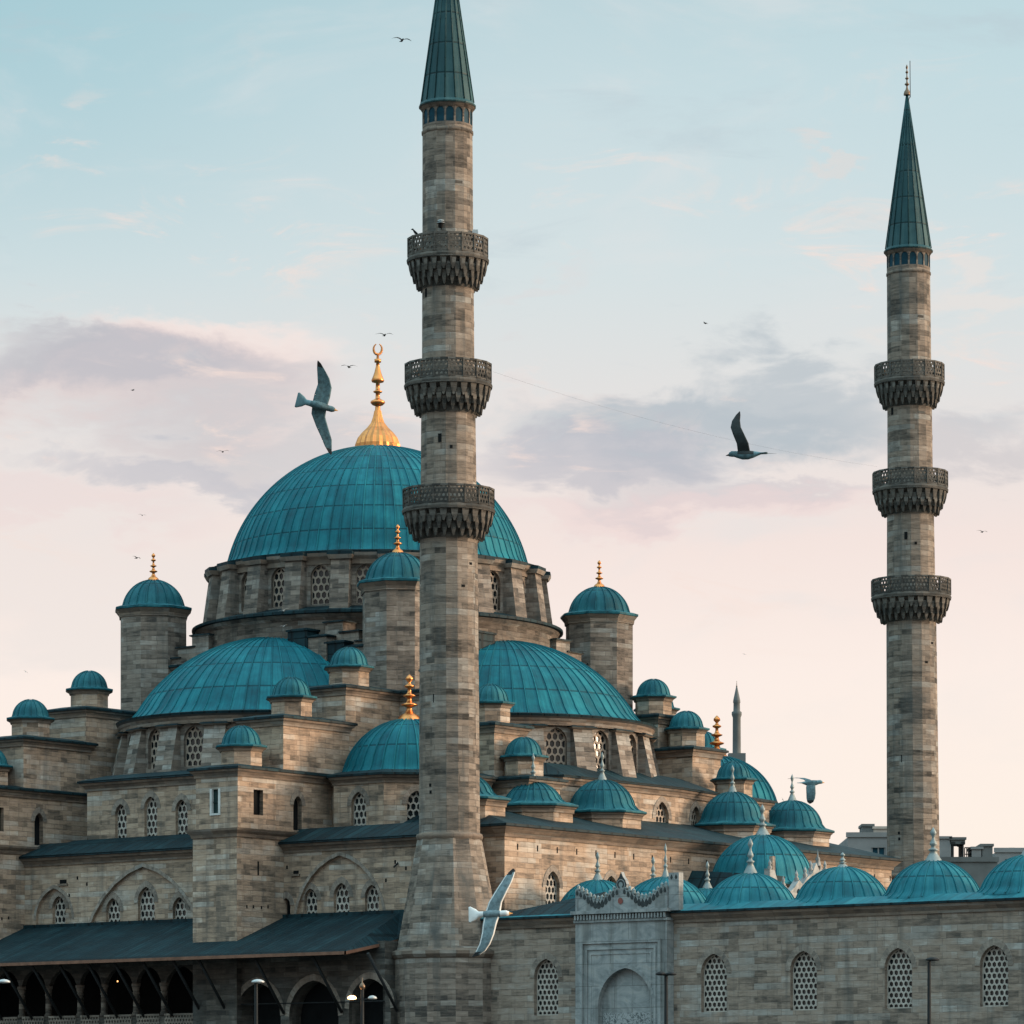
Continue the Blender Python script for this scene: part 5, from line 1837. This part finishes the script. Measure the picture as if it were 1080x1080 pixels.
lamp(-3, 1036, 168, 'street lamp whose pale head just shows at the left edge of the picture', [(0.28, 5.63 + 2.0, 0.5, False, 'lamp_grey')])
# hanging lantern glimpsed in the gallery
p = uv2w(on_v(124, -0.5), -0.5)
q = at(124, 1035, p[1])
m = MB('bulb_glow')
m.lathe((q.x, q.y, q.z), [(0, -0.05), (0.035, -0.02), (0.035, 0.03), (0, 0.05)], 10, 'bulb_glow')
m.bar((q.x, q.y, q.z + 0.05), (q.x, q.y, q.z + 1.6), 0.01, 'iron', 4)
tag(m.build('hanging_lamp'), 'tiny glowing lamp hanging in the dark gallery behind the columns', 'lamp')

# ================================================================== CABLE BETWEEN THE MINARETS
m = MB('iron')
a_, b_ = at(520, 392, MY + 1), at(925, 492, MY + CU * V2)
prev = a_
for i in range(1, 25):
    f = i / 24
    q = a_.lerp(b_, f) + Vector((0, 0, -1.3 * 4 * f * (1 - f) * 0.4))
    m.bar(prev, q, 0.003, 'iron', 4)
    prev = q
tag(m.build('cable'), 'thin sagging cable strung between the two minarets across the sky', 'cable')

# ================================================================== BIRDS
def gull_mesh(name, wl, wr, upper, under, body='gull_white', tips='gull_black', beak='gull_beak', edge='gull_white', tail_spread=1.0):
    """forward +x, left wing +y, up +z; a wing is a list of (span, forward, up, chord)"""
    mb = MB()
    # body: sections from bill to tail (x, half width, half height, centre z)
    secs = [(0.33, 0.004, 0.004, -0.012), (0.285, 0.016, 0.016, -0.004), (0.275, 0.030, 0.032, 0.004), (0.235, 0.046, 0.048, 0.012), (0.195, 0.046, 0.048, 0.010), (0.14, 0.060, 0.058, -0.002), (0.06, 0.078, 0.074, -0.012),
            (-0.03, 0.078, 0.074, -0.014), (-0.12, 0.058, 0.054, -0.008), (-0.19, 0.056, 0.032, 0.0), (-0.235, 0.070 * tail_spread, 0.014, 0.004), (-0.32, 0.105 * tail_spread, 0.007, 0.006), (-0.345, 0.098 * tail_spread, 0.004, 0.006)]
    N_ = 12
    rings = [[(x, w * (0.8 if -0.2 < x < 0.17 else 1.0) * math.cos(2 * PI * a / N_), cz + h * math.sin(2 * PI * a / N_)) for a in range(N_)] for (x, w, h, cz) in secs]
    for i in range(len(rings) - 1):
        for a in range(N_):
            b = (a + 1) % N_
            mt = beak if i < 2 else body
            if 5 <= i <= 7 and a < N_ // 2:
                mt = upper
            if i >= 8 and body == 'gull_under':
                mt = 'gull_shade'
            mb.face([rings[i][a], rings[i][b], rings[i + 1][b], rings[i + 1][a]], None, mt, True)
    mb.face(list(reversed(rings[0])), None, beak)
    mb.face(rings[-1], None, body)
    for sgn, wing in ((1, wl), (-1, wr)):
        # interpolate sections
        fine_ = []
        for i in range(len(wing) - 1):
            for k in range(4):
                f = k / 4
                fine_.append(tuple(wing[i][j] * (1 - f) + wing[i + 1][j] * f for j in range(4)))
        fine_.append(wing[-1])
        tot = len(fine_)
        prev = None
        prof = [(0.5, 0.0), (0.40, 0.055), (0.15, 0.07), (-0.15, 0.045), (-0.40, 0.016), (-0.5, 0.0), (-0.40, -0.006), (-0.15, 0.012), (0.15, 0.014), (0.40, -0.006)]
        for i, (y, x, z, c) in enumerate(fine_):
            ring = [(x + px_ * c, sgn * y, z + pz * c) for px_, pz in prof]
            if prev:
                f = i / (tot - 1)
                for a in range(10):
                    b = (a + 1) % 10
                    if f > 0.74 + (0.06 if a in (0, 1, 9) else 0.0):
                        mt = tips
                    elif a in (0, 9) or a in (4, 5):
                        mt = edge
                    elif a < 5:
                        mt = upper
                    else:
                        mt = under
                    q = [prev[a], prev[b], ring[b], ring[a]]
                    mb.face(q if sgn < 0 else list(reversed(q)), None, mt, True)
            prev = ring
        mb.face(prev, None, tips)
    ob = mb.build(name)
    me = ob.data
    bpy.data.objects.remove(ob)
    return me

def bird(me, pos, fwd, up, label, scale=1.0, group=None, name='seagull'):
    f = Vector(fwd).normalized()
    u = Vector(up)
    u = (u - f * u.dot(f)).normalized()
    l = u.cross(f)
    M = Matrix((f, l, u)).transposed().to_4x4()
    o = bpy.data.objects.new(name, me)
    col.objects.link(o)
    o.matrix_world = Matrix.Translation(pos) @ M @ Matrix.Scale(scale, 4)
    tag(o, label, 'bird', group)
    return o
GRP = 'gulls flying about the mosque'
# gull seen from below, banked so that its belly faces the camera: left wing down, right wing up
w_up = [(0.0, 0.03, 0.0, 0.24), (0.17, 0.035, 0.02, 0.25), (0.32, 0.035, 0.03, 0.225), (0.45, -0.02, 0.02, 0.195), (0.56, -0.09, 0.0, 0.125), (0.64, -0.14, -0.02, 0.06), (0.67, -0.165, -0.02, 0.012)]
w_dn = [(0.0, 0.03, 0.0, 0.23), (0.15, 0.05, 0.02, 0.225), (0.32, 0.16, 0.03, 0.205), (0.46, 0.26, 0.02, 0.175), (0.58, 0.32, 0.0, 0.115), (0.66, 0.37, -0.02, 0.06), (0.69, 0.39, -0.02, 0.012)]
me = gull_mesh('seagull', w_dn, w_up, 'gull_grey', 'gull_under', 'gull_under', edge='gull_under', tail_spread=1.15)
bird(me, at(335, 427.5, 64), (0.96, 0.10, -0.24), (0.05, 1.0, 0.12), 'large gull with spread dark wings seen from below beside the golden finial', 1.0, GRP)
# gull with one wing raised straight up
w_r = [(0.0, 0.03, 0.0, 0.20), (0.10, 0.05, 0.16, 0.19), (0.13, 0.11, 0.30, 0.18), (0.11, 0.155, 0.42, 0.165), (0.07, 0.15, 0.53, 0.13), (0.03, 0.115, 0.63, 0.075), (0.01, 0.09, 0.69, 0.012)]
w_a = [(0.0, 0.0, 0.0, 0.18), (0.17, -0.06, 0.04, 0.15), (0.33, -0.16, 0.06, 0.12), (0.46, -0.30, 0.075, 0.09), (0.56, -0.42, 0.085, 0.05), (0.60, -0.48, 0.09, 0.012)]
me = gull_mesh('seagull', w_r, w_a, 'bird_dark', 'bird_dark', 'gull_under', beak='bird_dark', edge='bird_dark')
bird(me, at(787, 479, 63), (-1.0, 0.10, -0.02), (0.0, 0.0, 1.0), 'dark gull with one wing raised straight up between the two minarets', 0.96, GRP)
# white gull seen from above in front of the near minaret
w_f = [(0.0, 0.02, 0.0, 0.24), (0.17, 0.07, 0.03, 0.21), (0.33, 0.16, 0.035, 0.19), (0.46, 0.235, 0.02, 0.17), (0.57, 0.29, 0.0, 0.14), (0.66, 0.34, -0.02, 0.08), (0.69, 0.35, -0.02, 0.02)]
w_b = [(0.0, 0.02, 0.0, 0.24), (0.16, -0.02, 0.03, 0.215), (0.32, -0.05, 0.035, 0.195), (0.46, -0.10, 0.02, 0.17), (0.56, -0.165, 0.0, 0.15), (0.63, -0.25, -0.02, 0.09), (0.645, -0.30, -0.02, 0.02)]
me = gull_mesh('seagull', w_f, w_b, 'gull_grey', 'gull_white', tail_spread=1.2)
bird(me, at(518, 964, 62), (0.985, -0.12, 0.03), (0.05, -1.0, 0.12), 'white gull with grey wings and black wing tips gliding before the near minaret foot', 1.0, GRP)
# gull flapping, one wing pointing down
w_d = [(0.0, 0.0, 0.0, 0.21), (0.10, -0.02, -0.12, 0.23), (0.15, -0.02, -0.26, 0.23), (0.16, -0.03, -0.38, 0.21), (0.15, -0.04, -0.47, 0.15), (0.14, -0.05, -0.51, 0.03)]
w_k = [(0.0, -0.02, 0.0, 0.18), (0.14, -0.08, 0.07, 0.16), (0.28, -0.20, 0.11, 0.15), (0.40, -0.36, 0.12, 0.12), (0.50, -0.48, 0.11, 0.07), (0.54, -0.54, 0.10, 0.012)]
me = gull_mesh('seagull', w_k, w_d, 'gull_under', 'gull_under', 'gull_shade', edge='gull_under')
bird(me, at(855.5, 825.5, 105), (1.0, 0.0, 0.03), (0.0, -0.1, 1.0), 'flapping gull with one wing down above the rightmost roof dome', 1.05, GRP)
# distant birds: spread wings, slight arch
w_s = [(0.0, 0.03, 0.0, 0.19), (0.18, 0.05, 0.09, 0.17), (0.34, 0.05, 0.12, 0.15), (0.50, 0.0, 0.10, 0.11), (0.62, -0.06, 0.07, 0.05), (0.66, -0.08, 0.06, 0.012)]
far_me = gull_mesh('seagull', w_s, w_s, 'bird_dark', 'bird_dark', 'bird_dark', 'bird_dark', 'bird_dark', 'bird_dark')
pale_me = gull_mesh('seagull', w_s, w_s, 'gull_white', 'gull_white', 'gull_white', 'gull_shade', 'gull_shade', 'gull_white')
span = 1.32
for (px, py, wpx, fwd, up, lab, mm, Ymax) in (
        (424, 42.5, 22, (0.35, -1, 0.05), (0.05, 0.0, 1), 'tiny dark bird high in the blue beside the near minaret spire', far_me, 400),
        (405.5, 353.5, 20, (0.3, -1, 0), (-0.05, 0, 1), 'tiny dark bird gliding just above the crescent of the golden finial', far_me, 400),
        (368, 387, 19, (-0.3, -1, 0), (0.08, 0, 1), 'tiny dark bird between the golden finial and the large gull', far_me, 400),
        (744, 341, 11, (-0.8, -0.5, 0.1), (0.7, 0.1, 0.7), 'tiny tilted dark bird alone in the sky right of the near minaret', far_me, 400),
        (140, 411.5, 9, (0.9, -0.4, 0), (0, -0.3, 1), 'tiny dark bird over the grey cloud at the left', far_me, 400),
        (235, 476.5, 14, (0.25, -1, 0), (-0.1, 0, 1), 'tiny dark bird in the sky left of the great dome shoulder', far_me, 400),
        (150, 543.5, 9, (0.3, -1, 0), (0.1, 0, 1), 'tiny dark bird high above the left corner tower', far_me, 400),
        (144, 588.5, 12, (0.7, -0.7, 0.05), (0.2, 0, 1), 'tiny dark bird just left of the left corner tower finial', far_me, 400),
        (1036, 561, 13, (0.3, -1, 0.02), (0.08, 0, 1), 'tiny dark bird right of the far minaret', far_me, 400),
        (27, 708.5, 6, (0.5, -0.8, 0), (0.6, 0, 0.8), 'tiny pale bird in the sky above the leftmost turrets', pale_me, 400),
        (299, 644, 13, (0.2, -1, 0.0), (-0.25, -0.2, 1), 'white bird passing the windows of the great drum', pale_me, 205),
        (299, 660.5, 10, (0.4, -1, 0.0), (-0.2, -0.2, 1), 'white bird just below the ledge of the great drum', pale_me, 205),
        (825.5, 843.5, 5, (0.4, -0.8, 0), (0.9, 0, 0.5), 'tiny dark bird just below the flapping gull at the right', far_me, 400),
        (785, 690, 5, (0.4, -0.8, 0), (0.3, 0, 0.9), 'tiny pale bird in the cream sky above the distant minaret', pale_me, 400)):
    Y = min(Ymax, span * FPX / wpx)
    bird(mm, at(px, py, Y), fwd, up, lab, wpx * Y / FPX / span, GRP)
# two birds perched on the top balcony
def perched(px, py, Y, label):
    m = MB('bird_dark')
    p = at(px, py, Y)
    secs = [(-0.24, 0.012, 0.08), (-0.12, 0.035, 0.14), (-0.02, 0.075, 0.20), (0.08, 0.085, 0.27), (0.14, 0.06, 0.34), (0.17, 0.05, 0.39), (0.22, 0.035, 0.39), (0.28, 0.006, 0.375)]
    rings = [[(x, r * math.cos(a * PI / 4), z - 0.05 + r * math.sin(a * PI / 4)) for a in range(8)] for x, r, z in secs]
    for i in range(len(rings) - 1):
        for a in range(8):
            b = (a + 1) % 8
            m.face([rings[i][a], rings[i][b], rings[i + 1][b], rings[i + 1][a]], None, 'bird_dark', True)
    m.face(rings[0], None, 'bird_dark')
    m.face(rings[-1], None, 'bird_dark')
    for y in (-0.03, 0.03):
        m.bar((0.0, y, -0.02), (0.02, y, 0.16), 0.012, 'bird_dark', 5)
    o = m.build('perched_bird', None, p, R(200))
    tag(o, label, 'bird')
_p = uv2w(0, 0)
perched(439, 249.5, MY + 0.9, 'dark bird perched on the left rim of the near minaret top balcony')
